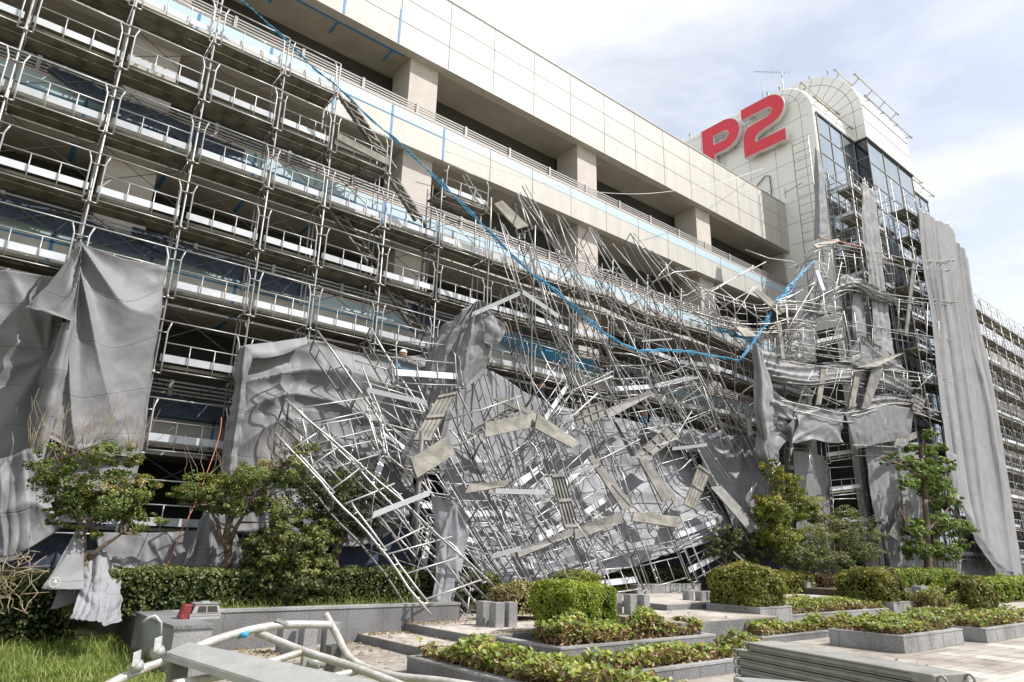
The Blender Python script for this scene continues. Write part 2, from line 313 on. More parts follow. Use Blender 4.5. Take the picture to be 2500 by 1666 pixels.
BAND = paving('light_paving', (0.42, 0.40, 0.36), (0.46, 0.43, 0.39), (0.24, 0.22, 0.19), .6, .3)
for i_, x_ in enumerate((12.2, 14.6, 17.0, 19.4)): slab('paving_band', BAND, x_, x_ + .6, -10, 5.6, -.1, 0.004)
for y_ in (1.0, 3.4): slab('paving_band', BAND, 6, 22, y_, y_ + .6, -.1, 0.008)

# ------------------------------------------------------------------ parking building
FY = 17.2
bld = empty('parking_building', 'long cream parking structure with open decks, blue primer bands and square columns', 'building', loc=(15, FY, 0))
def part(k, name, m):
    o = k.build(name, m, bld); o.matrix_parent_inverse = Matrix.Translation((-15, -FY, 0)); return o
X0, X1 = -9.0, 33.4
jx = [0.56 + 2.0*i for i in range(-5, 17)]
floors = [(17.87, 20.86), (14.2, None), (10.65, None), (7.1, None), (3.55, None)]
k = MB(); k.box(X0, X1, FY, FY + 0.35, 17.87, 20.86); part(k, 'fascia', PANEL)
k = MB()
for x in jx:
    if x < X1 - 0.1: k.box(x - 0.012, x + 0.012, FY - 0.004, FY + 0.01, 17.89, 20.84)
for z in (18.86, 19.86, 20.80): k.box(X0, X1, FY - 0.005, FY + 0.01, z - 0.01, z + 0.01)
part(k, 'panel_joint', JOINT)
k = MB(); k.box(X0, X1, FY - 0.02, FY + 0.4, 20.86, 20.90); part(k, 'coping', PANEL)
# soffits (top one reaches the roof), interior
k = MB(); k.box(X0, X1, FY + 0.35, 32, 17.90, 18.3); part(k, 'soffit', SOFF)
k = MB()
for y in (FY + 0.9,): k.box(X0, X1, y, y + 0.02, 17.893, 17.905)
part(k, 'soffit_joint', SOFF)
strip_tops = []
for i, zb in enumerate((14.2, 10.65, 7.1, 3.55, 0.0)):
    k = MB(); k.box(X0, X1, FY, FY + 0.3, zb, zb + 0.88); part(k, 'fascia', PANEL)
    k = MB(); k.box(X0, X1, FY + 0.002, FY + 0.29, zb + 0.895, zb + 1.30); part(k, 'blue_band', BLUE)
    k = MB(); k.box(X0, X1, FY - 0.012, FY + 0.33, zb + 1.30, zb + 1.345); part(k, 'sill', PINK)
    k = MB()
    for x in jx:
        if x < X1 - 0.1: k.box(x - 0.010, x + 0.010, FY - 0.004, FY + 0.01, zb, zb + 1.29)
    k.box(X0, X1, FY - 0.003, FY + 0.02, zb + 0.88, zb + 0.895); part(k, 'panel_joint', JOINT)
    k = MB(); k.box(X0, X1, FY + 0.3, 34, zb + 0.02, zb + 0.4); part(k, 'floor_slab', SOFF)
    # railing: posts every 2 m and four rails
    rl = MB()
    for dz in (0.10, 0.19, 0.29, 0.39):
        rl.box(X0, X1, FY + 0.10, FY + 0.135, zb + 1.345 + dz, zb + 1.385 + dz)
    rail = part(rl, 'railing', RAILM)
    for x in [1.49 + 2.0*j for j in range(-3, 16)]:
        p = MB(); p.box(x - 0.045, x + 0.045, FY + 0.06, FY + 0.097, zb + 1.346, zb + 1.79); q = p.build('rail_post', RAILM, rail)
# tape marks
k = MB()
for x in jx:
    if x < 9.6:
        k.box(x - 0.05, x + 0.03, FY - 0.009, FY - 0.005, 17.92, 19.3); k.box(x - 0.04, x + 0.04, FY + 0.36, FY + 1.1, 17.885, 17.889)
k.box(X0, 9.0, FY + 0.36, FY + 0.46, 17.884, 17.8885)
for zb in (14.2, 10.65, 7.1, 3.55):
    for x in jx:
        if x < 11.6:
            k.box(x - 0.035, x + 0.035, FY - 0.009, FY - 0.005, zb + 0.02, zb + 1.25)
            if zb < 12:
                k.box(x - 0.075, x + 0.075, FY - 0.009, FY - 0.005, zb + 0.03, zb + 0.26)
                k.box(x - 0.05, x + 0.05, FY + 0.31, FY + 1.6, zb + 0.012, zb + 0.016)
    k.box(X0, 10.5, FY - 0.009, FY - 0.005, zb + 0.85, zb + 0.885)
part(k, 'masking_tape', TAPE)
cols = [9.53 + 8.0*j for j in range(-2, 4)]
for x in cols:
    k = MB(); lo = -0.1; x1 = min(x + 0.82, X1 - 0.02)
    k.box(x - 0.3, x1, FY + 0.31, FY + 1.55, lo, 17.895); part(k, 'column', CONC)
    k = MB()
    for zc in (17.35, 13.65, 10.1, 6.55, 3.0): k.box(x - 0.1, x + 0.62, FY + 1.55, FY + 1.749, zc, zc + 0.55)
    part(k, 'cross_beam', SOFF)
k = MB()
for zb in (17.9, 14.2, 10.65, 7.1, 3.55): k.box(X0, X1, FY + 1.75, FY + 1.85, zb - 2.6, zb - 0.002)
part(k, 'shade_screen', DARK)  # dark sheet put in for the shade behind the deck openings
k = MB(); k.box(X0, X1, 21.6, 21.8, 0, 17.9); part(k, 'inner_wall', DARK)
# vehicles' light spill is absent: navy debris nets hang inside the lower floors
for j, (x0, x1, z) in enumerate([(-2.5, 3.3, 8.65), (-1.0, 5.0, 5.0), (-.3, 4.2, 11.95), (12.5, 17.5, 8.6), (2.0, 6.5, 8.6), (9.5, 12.5, 8.6), (17.5, 21, 8.4)]):
    k = MB(); n = 26; a = []
    for i in range(n+1):
        t = i/n; x = x0 + (x1-x0)*t; sag = 0.30*math.sin(math.pi*t) + 0.05*math.sin(9*t)
        a.append((Vector((x, FY - 0.22 - 0.04*math.sin(14*t), z + 0.16 - 0.35*t)), Vector((x, FY - 0.30, z - 0.1 - sag - 0.35*t))))
    for i in range(n): k.quad(a[i][0], a[i+1][0], a[i+1][1], a[i][1])
    o = k.build('debris_net', NAVY if j not in (3,) else NET)
    tag(o, ['navy debris net sagging below the railing at the edge beside the first column', 'navy debris net on the low deck in the uncovered gap between tarps', 'blue net slung under the third deck rail near the top scaffold', 'blue net behind the standing rails right of the crumpled tarp', 'navy debris net below the railing above the middle tarp', 'navy debris net on the fourth deck behind the long ladder', 'navy debris net on the fourth deck behind the leaning poles'][j], 'net', 'debris nets along the deck edges')

# far wing beyond the tower
wing = empty('far_parking_wing', 'distant parking wing with open decks behind far-right standing scaffold', 'building')
k = MB(); k.box(49.4, 140, 15.2, 30, 0, 2.4); 
for z in (3.0, 6.5, 10.0, 13.5): k.box(49.4, 140, 15.2, 30, z + 2.3, z + 3.6)
k.build('fascia', PANEL, wing); k = MB(); k.box(49.5, 139.9, 16.6, 29, 0.1, 17.0); k.build('inner_wall', DARK, wing)

# ------------------------------------------------------------------ tower
tw = empty('sign_tower', 'white rounded stair tower carrying the red sign at the end of the decks', 'building')
def prof(yf, ztop, rad, zb, yb, n=14):
    p = [(yf, zb)]
    for i in range(n+1):
        a = math.pi/2*i/n; p.append((yf + rad - rad*math.cos(a), ztop - rad + rad*math.sin(a)))
    p += [(yb, ztop), (yb, zb)]
    return p
def bev(o, w, seg=3):
    b = o.modifiers.new('bevel', 'BEVEL'); b.width = w; b.segments = seg; b.limit_method = 'ANGLE'; b.angle_limit = R(50); return o
k = MB(); k.prism(prof(15.0, 28.45, 2.2, 0.5, 40), 'X', 33.4, 49.3); o = k.build('wall', WHITE, tw); bev(o, 0.28, 4)
for p in o.data.polygons: p.use_smooth = True
k = MB(); k.prism(prof(14.2, 32.0, 4.0, 25.95, 40), 'X', 38.3, 44.9); o = k.build('arched_block', WHITE, tw); bev(o, 0.03, 2)
# joints on the side face
def strip_line(k, pts, X, w=0.022):
    for a, b in zip(pts[:-1], pts[1:]):
        a = Vector((X, *a)); b = Vector((X, *b)); k.beam(a, b, 0.012, w, up=(1, 0, 0)) if False else k.tube([a, b], w/2, 4, False)
k = MB(); X = 33.4
ring = [(15.7 + 1.5 - 1.5*math.cos(math.pi/2*i/10), 26.45 + 1.55*math.sin(math.pi/2*i/10)) for i in range(11)]
strip_line(k, [(15.7, 8.0)] + ring + [(24, 28.0), (34, 28.0)], X)
for y in (17.45, 19.1, 20.75, 22.4, 24.0, 26): strip_line(k, [(y, 20), (y, 28.40)], X)
for z in (27.1, 25.85, 24.55, 23.3, 22.05, 20.8, 19.5, 18.25, 17.0, 15.7, 14.4): strip_line(k, [(15.25 if z < 26.2 else 15.65, z), (34, z)], X)
for i in (2, 4, 6, 8):
    a = math.pi/2*i/10; strip_line(k, [(17.2 - 1.45*math.cos(a), 26.25 + 1.45*math.sin(a)), (17.2 - 2.12*math.cos(a), 26.25 + 2.12*math.sin(a))], X)
k.build('panel_joint', TJOINT, tw)
k = MB(); X = 38.3
for rr in (3.45, 2.3):
    strip_line(k, [(18.2 - rr, 26)] + [(18.2 - rr*math.cos(math.pi/2*i/16), 28 + rr*math.sin(math.pi/2*i/16)) for i in range(17)] + [(26, 28 + rr)], X, 0.03)
for i in range(0, 8):
    a = math.pi/2*i/7.5; strip_line(k, [(18.2 - 1.2*math.cos(a), 28 + 1.2*math.sin(a)), (18.2 - 3.96*math.cos(a), 28 + 3.96*math.sin(a))], X, 0.03)
for z in (26.85,): strip_line(k, [(14.25, z), (17, z)], X, 0.03)
for z in (27.2, 28.3, 29.4): k.tube([(38.35, 14.19 + (0 if z < 28 else (z-28)**2*0.13), z), (44.85, 14.19 + (0 if z < 28 else (z-28)**2*0.13), z)], 0.010, 4, False)
for x in (40.5, 42.7): k.tube([(x, 14.2, 26.0), (x, 14.2, 28.0)], 0.010, 4, False)
k.build('panel_joint', TJOINT, tw)
# glazing
def glazing(x0, x1, Y, z0, z1, nx, dz, gm=GLASS):
    g = MB(); g.box(x0, x1, Y - 0.02, Y - 0.005, z0, z1); w = g.build('window', gm, tw)
    m = MB()
    for i in range(nx+1):
        x = x0 + (x1-x0)*i/nx; m.box(x - 0.03, x + 0.03, Y - 0.055, Y - 0.021, z0, z1)
    z = z1 - dz
    while z > z0: m.box(x0, x1, Y - 0.05, Y - 0.0215, z - 0.025, z + 0.025); z -= dz
    m.build('mullion', MULL, w)
    h = MB(); h.box(x0 - 0.05, x1 + 0.05, Y - 0.09, Y + 0.05, z1, z1 + 0.13); h.build('head_frame', FRAME, w)
glazing(33.75, 38.2, 15.0, 2.5, 25.85, 3, 1.25)
glazing(45.0, 49.2, 15.0, 2.5, 25.80, 3, 1.25)
k = MB(); k.box(38.34, 44.86, 14.3, 15.2, 2.5, 25.95); k.build('glass_bay', GLASSD, tw)
glazing(38.40, 44.8, 14.3, 2.5, 25.82, 3, 1.5)
k = MB()
for z in (24.6, 23.1, 21.6): k.box(38.30, 38.345, 14.25, 15.0, z, z + 0.04)
k.build('mullion', MULL, tw)
k = MB(); k.box(33.37, 33.41, 15.25, 16.9, 0.6, 13.0); k.build('recess_shade_panel', DARK, tw)  # flat dark panel added to stand in for a shaded recess
k = MB(); k.box(38.25, 44.95, 14.16, 15.1, 25.86, 25.949); k.build('head_frame', FRAME, tw)
# roof pipes
def pipe(name_x0, x1, y, z, nb, cy, cz):
    k = MB(); k.tube([(name_x0 - 0.25, y, z), (x1, y, z)], 0.035, 8)
    k.tube([(name_x0 - 0.28, y, z), (name_x0 - 0.22, y, z)], 0.075, 10); k.tube([(x1, y, z), (x1 + 0.06, y, z)], 0.075, 10)
    for i in range(nb):
        x = name_x0 + 0.3 + (x1-name_x0-0.5)*i/(nb-1); k.beam((x, y, z), (x, cy, cz), 0.05, 0.05); k.box(x - .07, x + .07, y - .06, y + .06, z - .06, z + .01)
    k.build('roof_pipe', PIPE, tw)
pipe(33.7, 37.9, 15.45, 28.05, 4, 15.85, 27.75); pipe(33.7, 38.0, 14.85, 26.75, 4, 15.1, 26.75); pipe(45.2, 50.3, 14.85, 26.7, 4, 15.1, 26.7); pipe(46.5, 50.3, 15.45, 28.05, 3, 15.85, 27.75)
pipe(38.6, 44.5, 14.35, 30.55, 4, 14.9, 30.2); pipe(38.6, 45.0, 13.95, 28.75, 4, 14.25, 28.75); pipe(38.6, 40.5, 15.5, 31.6, 2, 15.8, 31.2); 
k = MB()
for (y, z, X) in ((17.6, 28.6, 33.5), (16.8, 28.5, 33.5), (23.3, 28.6, 33.5), (17.2, 32.1, 38.5), (16.0, 31.8, 38.5)): k.box(X, X + .1, y - .04, y + .04, z - .2, z + .06); k.tube([(X - .06, y, z + .05), (X + .06, y, z + .08)], .055, 8)
k.build('roof_lug', PIPE, tw)
# sign letters on the side wall
sign = empty('letter_sign', 'big red P2 lettering standing off the white tower side wall', 'sign', loc=(33.0, 19.2, 26.2))
def letter(poly, hole, name):
    XF, XB = 32.85, 33.12
    pts = [Vector((0, y, z)) for y, z in poly]
    import bmesh
    for nm, xa, xb, mm, gr in (('face', XF - 0.02, XF, RED, 0.0), ('return', XF + 0.001, XB, SIGNS, 0.035)):
        bm = bmesh.new(); loops = [poly] + ([hole] if hole else [])
        edges = []
        for li, lp in enumerate(loops):
            c = Vector((sum(p[0] for p in lp)/len(lp), sum(p[1] for p in lp)/len(lp)))
            vs = []
            for i, p in enumerate(lp):
                a = Vector(lp[i-1]); b = Vector(p); d = Vector(lp[(i+1) % len(lp)])
                n1_ = Vector((b-a).yx) ; n1_.y *= -1
                n2_ = Vector((d-b).yx); n2_.y *= -1
                nn = (n1_.normalized() + n2_.normalized()); nn = nn.normalized() if nn.length > 1e-6 else n1_.normalized()
                area = sum(lp[j-1][0]*lp[j][1] - lp[j][0]*lp[j-1][1] for j in range(len(lp)))
                sg = (1 if area > 0 else -1) * (1 if li == 0 else -1)
                q = b + nn*gr*sg; vs.append(bm.verts.new((xa, q.x, q.y)))
            edges += [bm.edges.new((vs[i], vs[(i+1) % len(vs)])) for i in range(len(vs))]
        r = bmesh.ops.triangle_fill(bm, use_beauty=True, use_dissolve=True, edges=edges)
        fs = [g for g in r['geom'] if isinstance(g, bmesh.types.BMFace)]
        e = bmesh.ops.extrude_face_region(bm, geom=fs)
        for v in e['geom']:
            if isinstance(v, bmesh.types.BMVert): v.co.x = xb
        bmesh.ops.recalc_face_normals(bm, faces=bm.faces)
        me = bpy.data.meshes.new(name + '_' + nm); bm.to_mesh(me); bm.free(); me.materials.append(mm)
        o = bpy.data.objects.new('letter_' + nm, me); C.objects.link(o)
        if nm == 'face': top = o; o.parent = sign; o.name = name; o.matrix_parent_inverse = Matrix.Translation((-33.0, -19.2, -26.2))
        else: o.parent = top; o.name = 'return'
def arc(cy, cz, ry, rz, a0, a1, n=10):
    return [(cy + ry*math.cos(R(a0 + (a1-a0)*i/n)), cz + rz*math.sin(R(a0 + (a1-a0)*i/n))) for i in range(n+1)]
# in (Y, Z); reading direction is towards smaller Y: mirror with ry negative
Pp = [(21.95, 24.5), (21.95, 27.85)] + arc(20.35, 26.82, -1.08, 1.03, 90, -90, 14) + [(21.15, 25.79), (21.15, 24.5)]
Ph = [(21.15, 27.13)] + arc(20.42, 26.79, -0.42, 0.34, 90, -90, 8) + [(21.15, 26.45)]
letter(Pp, Ph, 'letter_p')
T2 = [(19.07, 27.88)] + arc(17.35, 26.92, -1.02, 0.96, 90, -78, 14) + [(18.0, 25.82)] + arc(18.0, 25.45, 0.36, 0.36, 90, 180, 5)[1:1] + [(18.28, 25.62), (18.34, 25.25), (16.42, 25.25), (16.42, 24.55), (19.08, 24.55), (19.08, 25.7)] + arc(18.45, 25.75, 0.62, 0.75, 10, 80, 6) + [(17.6, 26.55)] + arc(17.45, 26.88, -0.36, 0.31, -80, 90, 8) + [(19.07, 27.19)]
letter(T2, None, 'number_two')
k = MB()
for y, z in ((18.3, 24.7), (17.0, 24.7), (21.5, 26), (20, 26.0), (18.5, 27.4), (17.3, 27.4)): k.box(33.1, 33.39, y - 0.06, y + 0.06, z - 0.1, z + 0.1); k.box(33.05, 33.12, y - 0.15, y + 0.15, z - 0.3, z - 0.2)
o = k.build('bracket', PIPE, sign); o.matrix_parent_inverse = Matrix.Translation((-33.0, -19.2, -26.2))
# antennas
k = MB(); p = Vector((36.5, 19.5, 28.4)); k.tube([p, p + Vector((0, 0, 1.6))], 0.07, 8); k.tube([p + Vector((0, 0, 1.6)), p + Vector((0, 0, 3.9))], 0.035, 6, r2=0.008); k.tube([p + Vector((0, 0, .8)), p + Vector((0.1, .1, .95))], 0.10, 8)
tag(recentre(k.build('lightning_rod', STEELD)), 'slim tapering lightning rod on the roof behind the red sign', 'lightning rod')
an = empty('aerial', 'thin television aerial with slanted boom on the roof below the arch', 'antenna', loc=(38.0, 18.8, 28.4))
k = MB(); k.tube([(0, 0, 0), (0, 0, 4.9)], 0.03, 6); k.build('mast', STEEL, an)
k = MB(); k.tube([(-1.0, 1.4, 5.25), (0.35, -0.4, 4.8)], 0.02, 5)
for i in range(9):
    t = i/8; q = Vector((-1.0 + 1.35*t, 1.4 - 1.8*t, 5.25 - .45*t)); h = 0.12 + 0.2*t; k.tube([q - Vector((h*.8, h*.6, 0)), q + Vector((h*.8, h*.6, 0))], 0.01, 4)
k.build('boom', STEEL, an)
# drain pipe
k = MB(); k.tube([atx(1838, 467, 33.3), atx(1868, 430, 33.3), atx(1879, 430, 33.3), atx(1883, 465, 33.3), atx(1884, 520, 33.3)], 0.035, 6)
k.build('conduit', STEELD, tw)

# ------------------------------------------------------------------ scaffold kit
TR = 0.0243
def guard_parts(A, B, U, Nn, rnd=0.0, rails=True):
    """returns (frame MB, toe MB). A,B bottom corners along the face, U up (unit), Nn unit normal away from viewer"""
    A = Vector(A); B = Vector(B); D = B - A; Lh = D.length; d = D.normalized()
    def P(s, u, w=0.0):
        q = A + d*(s*Lh) + U*u + Nn*w
        if rnd: q += Vector((random.uniform(-rnd, rnd), random.uniform(-rnd, rnd), random.uniform(-rnd, rnd)*0.7))
        return q
    k = MB(); r = 0.017; e = 0.075
    k.tube([P(0.0, 1.12, .03), P(.5, 1.12, .03), P(1, 1.12, .03)], r, 6)
    k.tube([P(e, .62), P(.5, .62), P(1-e, .62)], r*.9, 6)
    k.tube([P(e, 0), P(.5, 0), P(1-e, 0)], r, 6)
    for s, t in ((e, e+.035), (1-e, 1-e-.035)):
        k.tube([P(s, -0.09), P(s, .30), P(s, .88), P((s+t)/2, 1.0, .015), P(t, 1.10, .03)], r*1.15, 6)
        k.tube([P(s, -0.08, .0), P(0 if s < .5 else 1, -0.06, .02)], r, 5)
        k.tube([P(s, .85, .0), P(0 if s < .5 else 1, .85, .02)], r*.8, 5)
    for s in (.36, .65): k.tube([P(s, 0), P(s, .62)], r*.8, 5)
    t = MB(); a = P(.045, .20, .035); b = P(.955, .20, .035); t.obox(a, b-a, U*0.165, Nn*0.012)
    return k, t
def deck_mb(A, B, U, Nn, wdt=0.86):
    A = Vector(A); B = Vector(B); D = B - A; k = MB()
    a = A + U*.12 + Nn*0.05 + D*.02; dd = D*.96
    for j, (o, w) in enumerate(((0, .40), (.43, .40))):
        if o + w > wdt + .05: w = wdt - o
        k.obox(a + Nn*o, dd, Nn*w, U*.035)
        k.obox(a + Nn*o - U*.03, dd, Nn*.03, U*.029); k.obox(a + Nn*(o+w-.03) - U*.03, dd, Nn*.03, U*.029)
        for s in (.03, .34, .65, .96): k.obox(a + Nn*(o+.031) + dd*s - U*.022, dd*0.012, Nn*(w-.062), U*.021)
    return k
LV = 1.725
def zk(kk): return 1.60 + 1.728*kk - 1.728 + 0.16
ST_Y = 15.95
def upright(zt, depth=0.9, rung=0.30, z0=0.0):
    k = MB(); k.tube([(0, 0, z0), (0, 0, zt)], TR, 8); k.tube([(0, depth, z0), (0, depth, zt)], TR, 8)
    k.tube([(0, depth-rung, z0), (0, depth-rung, zt)], TR*.6, 5)
    z = z0 + 0.25
    while z < zt:
        k.tube([(0, depth-rung, z), (0, depth, z)], TR*.6, 5); z += 0.43
    z = zk(1)
    while z < zt:
        k.tube([(0, 0, z + .1), (0, depth, z + .1)], TR*.8, 6); k.tube([(0, -.035, z - .09), (0, -.035, z - .02)], .035, 6); k.tube([(0, 0.1, z-.35), (0, .45, z + .1)], TR*.6, 5)
        z += 1.728
    return k
def stand_scaffold(root, xs, levels_of, Y, top_extra, widths_mesh, toe=True, deck=True, braces=True, depth=0.9, z_off=0.0, side_x=None):
    cache = {}
    for i, x in enumerate(xs):
        lv = max([levels_of(i-1) if i else 0, levels_of(i) if i < len(xs)-1 else 0]); zt = zk(lv) + top_extra(i)
        key = ('u', round(zt, 2))
        if key not in cache: cache[key] = upright(zt - z_off, depth).build('upright_frame', STEEL, root); cache[key].location = (x, Y, z_off)
        else: copy_child(cache[key], root, (x, Y, z_off))
    for i in range(len(xs)-1):
        w = round(xs[i+1]-xs[i], 2)
        if ('g', w) not in cache:
            g, t = guard_parts((0, 0, 0), (w, 0, 0), Vector((0, 0, 1)), Vector((0, 1, 0)))
            cache[('g', w)] = g; cache[('t', w)] = t; cache[('d', w)] = deck_mb((0, 0, 0), (w, 0, 0), Vector((0, 0, 1)), Vector((0, 1, 0)), depth)
            b = MB(); b.tube([(0.02, depth-.03, -.9), (w-.02, depth-.03, .1)], .011, 5); b.tube([(0.02, depth-.06, .1), (w-.02, depth-.06, -.9)], .011, 5); cache[('b', w)] = b
            for q in 'gtdb': cache[(q+'o', w)] = None
        for lv in range(1, levels_of(i)+1):
            z = zk(lv) + z_off
            for q, nm, mm in (('g', 'guardrail', STEELB), ('t', 'toe_board', TOE), ('d', 'deck_board', DECK), ('b', 'cross_brace', STEELD)):
                if cache[(q+'o', w)] is None:
                    o = cache[(q, w)].build(nm, mm, root); cache[(q+'o', w)] = o; o.location = (xs[i], Y - (0.05 if q in 'gt' else 0), z)
                else: o = copy_child(cache[(q+'o', w)], root, (xs[i], Y - (0.05 if q in 'gt' else 0), z))
                if q in 'gt':
                    o.rotation_euler = (random.gauss(0, .012), random.gauss(0, .004), random.gauss(0, .006))
sc1 = empty('scaffold', 'intact standing frame scaffold covering the cream decks beside the ladder', 'scaffold')
xs1 = [-4.5, -2.67, -.84, 0.99, 2.82, 4.65, 6.17, 8.0, 9.83]
stand_scaffold(sc1, xs1, lambda i: 8 if i < 6 else (7 if i < 7 else 6), ST_Y, lambda i: (1.9 if i < 5 else 1.1), None)
# poles sticking above
# ---- warped lattice (damaged scaffold) ---------------------------------
def lerp(a, b, t): return a + (b-a)*t
def pl(poly, t):
    """point at fraction t along polyline"""
    ln = [(poly[i+1]-poly[i]).length for i in range(len(poly)-1)]; s = sum(ln)*t
    for i, l in enumerate(ln):
        if s <= l or i == len(ln)-1: return poly[i].lerp(poly[i+1], min(1, max(0, s/l)) if l else 0)
        s -= l
def lattice(root, posts, rows, Nn=None, back=0.75, jit=0.03, miss=0.12, toe=.8, deck=.35, brace=.35, mats=(STEEL, STEELB, TOE, DECK), rungs=True, bent=0.05, hf=None, seedv=1, inner=False):
    rng = random.Random(seedv); cnt = [0]
    for i, p in enumerate(posts):
        k = MB(); n = 14; pts = []
        for j in range(n+1):
            q = pl(p, j/n); q = q + Vector((noise.noise(Vector((i*3.1+seedv, j*.45, 0))), noise.noise(Vector((i*3.1+seedv, j*.45, 7))), noise.noise(Vector((i*3.1+seedv, j*.45, 13)))))*bent*1.6; pts.append(q)
        k.tube(pts, TR, 7)
        for v_ in rows:
            for dv_ in (-.012, .012):
                q_ = pl(pts, min(.99, max(.01, v_+dv_))); q2_ = pl(pts, min(1, max(0, v_+dv_+.006))); dd_ = (q2_-q_)
                if dd_.length > 1e-5: dd_.normalize(); k.tube([q_ - dd_*.03, q_ + dd_*.03], .042, 7); k.tube([q_, q_ + Vector((.05, .04, .02))], .018, 5)
        k.build('post', mats[0], root)
        if back:
            k = MB(); nn = Nn if Nn else Vector((0, 1, 0)); bk = [q + nn*back*(1 + .12*noise.noise(Vector((j*.3, i, 3)))) for j, q in enumerate(pts)]; k.tube(bk, TR, 7)
            L_ = sum((pts[a+1]-pts[a]).length for a in range(n)); m = max(2, int(L_/.45))
            if rungs:
                b2 = [q - nn*.3 for q in bk]; k.tube(b2, TR*.6, 5)
                for s in range(m):
                    q = pl(bk, (s+.5)/m); k.tube([q, q - nn*.3], TR*.6, 4)
            for s in range(max(2, int(L_/1.725))+1):
                t_ = min(1, s*1.725/L_); k.tube([pl(pts, t_), pl(bk, t_)], TR*.8, 5)
            k.build('back_post', STEELD, root)
    for i in range(len(posts)-1):
        for v in rows:
            if rng.random() < miss: continue
            v2 = v + rng.uniform(-.01, .01)
            A = pl(posts[i], v); B = pl(posts[i+1], min(.99, max(0, v2)))
            if (B-A).length > 3.2: continue
            up = (pl(posts[i], max(0, v-.05)) - pl(posts[i], min(1, v+.05))).normalized()
            random.seed(seedv*1000 + i*50 + int(v*100))
            nn = (B-A).cross(up).normalized()
            if nn.y < 0: nn = -nn
            if inner: A = A + Nn*back*.9; B = B + Nn*back*.9
            g, t = guard_parts(A, B, up, nn, rnd=jit)
            o = g.build('guardrail', mats[1], root)
            if rng.random() < toe: t.build('toe_board', mats[2], root)
            if rng.random() < deck: deck_mb(A, B, up, nn, min(.85, max(back, .4))).build('deck_board', mats[3], root)
            if rng.random() < brace:
                k = MB(); off = nn*rng.uniform(0.05, .5); a2 = A + off; b2 = B + up*1.5 + off; m_ = a2.lerp(b2, .5) + Vector((rng.uniform(-.15, .15), rng.uniform(-.15, .15), rng.uniform(-.15, .15)))
                k.tube([a2, m_, b2], .012, 5); k.tube([B + off, A + up*1.5 + off], .012, 5); k.build('cross_brace', STEELD, root)
# strained standing part behind the collapse
sc2 = empty('strained_scaffold', 'bowed scaffold still clinging to the facade behind the collapsed poles', 'scaffold')
posts = []
xs2 = [9.83 + 1.829*i for i in range(12)]
for i, x in enumerate(xs2):
    t = max(0, (x-11)/18); lean = 0.55*t; top = zk(8) - (1.2 if x < 12 else 1.5 + 0.1*(x-12)*.5)
    sway = 0.25*math.sin(i*1.3)
    posts.append([Vector((x + .10*sway, ST_Y - .1*lean, top*0 + 0.6)), ])
    posts[-1] = [Vector((x + .55*sway*t + .5*t, ST_Y - lean - .2*abs(sway), top)), Vector((x + .3*sway, ST_Y - lean*.7 + .1*sway, top*.66)), Vector((x, ST_Y - lean*.3, top*.33)), Vector((x, ST_Y, .55))]
rows2 = []
import itertools
H2 = 11.5
root2 = sc2
def rows_for(p):
    L_ = sum((p[a+1]-p[a]).length for a in range(3)); zt = p[0].z; return [(zt - zk(kk))/(zt - .55) for kk in range(1, 8) if zk(kk) < zt - .3]
# bays built individually so levels stay horizontal
rngb = random.Random(5)
for i, p in enumerate(posts):
    k = MB(); pts = [pl(p, j/12) + Vector((0, .05*noise.noise(Vector((i, j*.5, 1))), 0)) for j in range(13)]
    k.tube(pts, TR, 8); bk = [q + Vector((0, .85, 0)) for q in pts]; k.tube(bk, TR, 8); b2 = [q + Vector((0, .55, 0)) for q in pts]; k.tube(b2, TR*.6, 5)
    for s in range(26): q = pl(bk, (s+.5)/26); k.tube([q, q - Vector((0, .3, 0))], TR*.6, 4)
    for kk in range(1, 8):
        if zk(kk) < p[0].z: q = pl(p, (p[0].z - zk(kk))/(p[0].z-.55)); k.tube([q + Vector((0, 0, .1)), q + Vector((0, .85, .1))], TR*.8, 5)
    k.build('upright_frame', STEEL, sc2)
def level_pt(i, kk):
    p = posts[i]; t = (p[0].z - zk(kk))/(p[0].z - .55); q = pl(p, max(0, min(1, t))); return q + Vector((0, 0, .10*math.sin(i*2.1 + kk)*min(1, max(0, (i-1)/4)) - .05*max(0, i-4)*(kk > 5)))
for i in range(len(posts)-1):
    for kk in range(1, 8):
        if zk(kk) > min(posts[i][0].z, posts[i+1][0].z) - .2: continue
        A = level_pt(i, kk); B = level_pt(i+1, kk); U = Vector((random.gauss(0, .03), -.02*i*.5, 1)).normalized(); nn = Vector((0, 1, 0))
        j_ = min(.03, .004*i)
        random.seed(i*77+kk)
        g, t = guard_parts(A, B, U, nn, rnd=j_)
        if rngb.random() > .05*(i > 3): g.build('guardrail', STEELB, sc2)
        if rngb.random() > .08: t.build('toe_board', TOE, sc2)
        deck_mb(A, B, U, nn, .86).build('deck_board', DECK, sc2)
        k = MB(); k.tube([A + Vector((0, .8, -.9)), B + Vector((0, .8, .1))], .011, 5); k.tube([A + Vector((0, .78, .1)), B + Vector((0, .78, -.9))], .011, 5); k.build('cross_brace', STEELD, sc2)

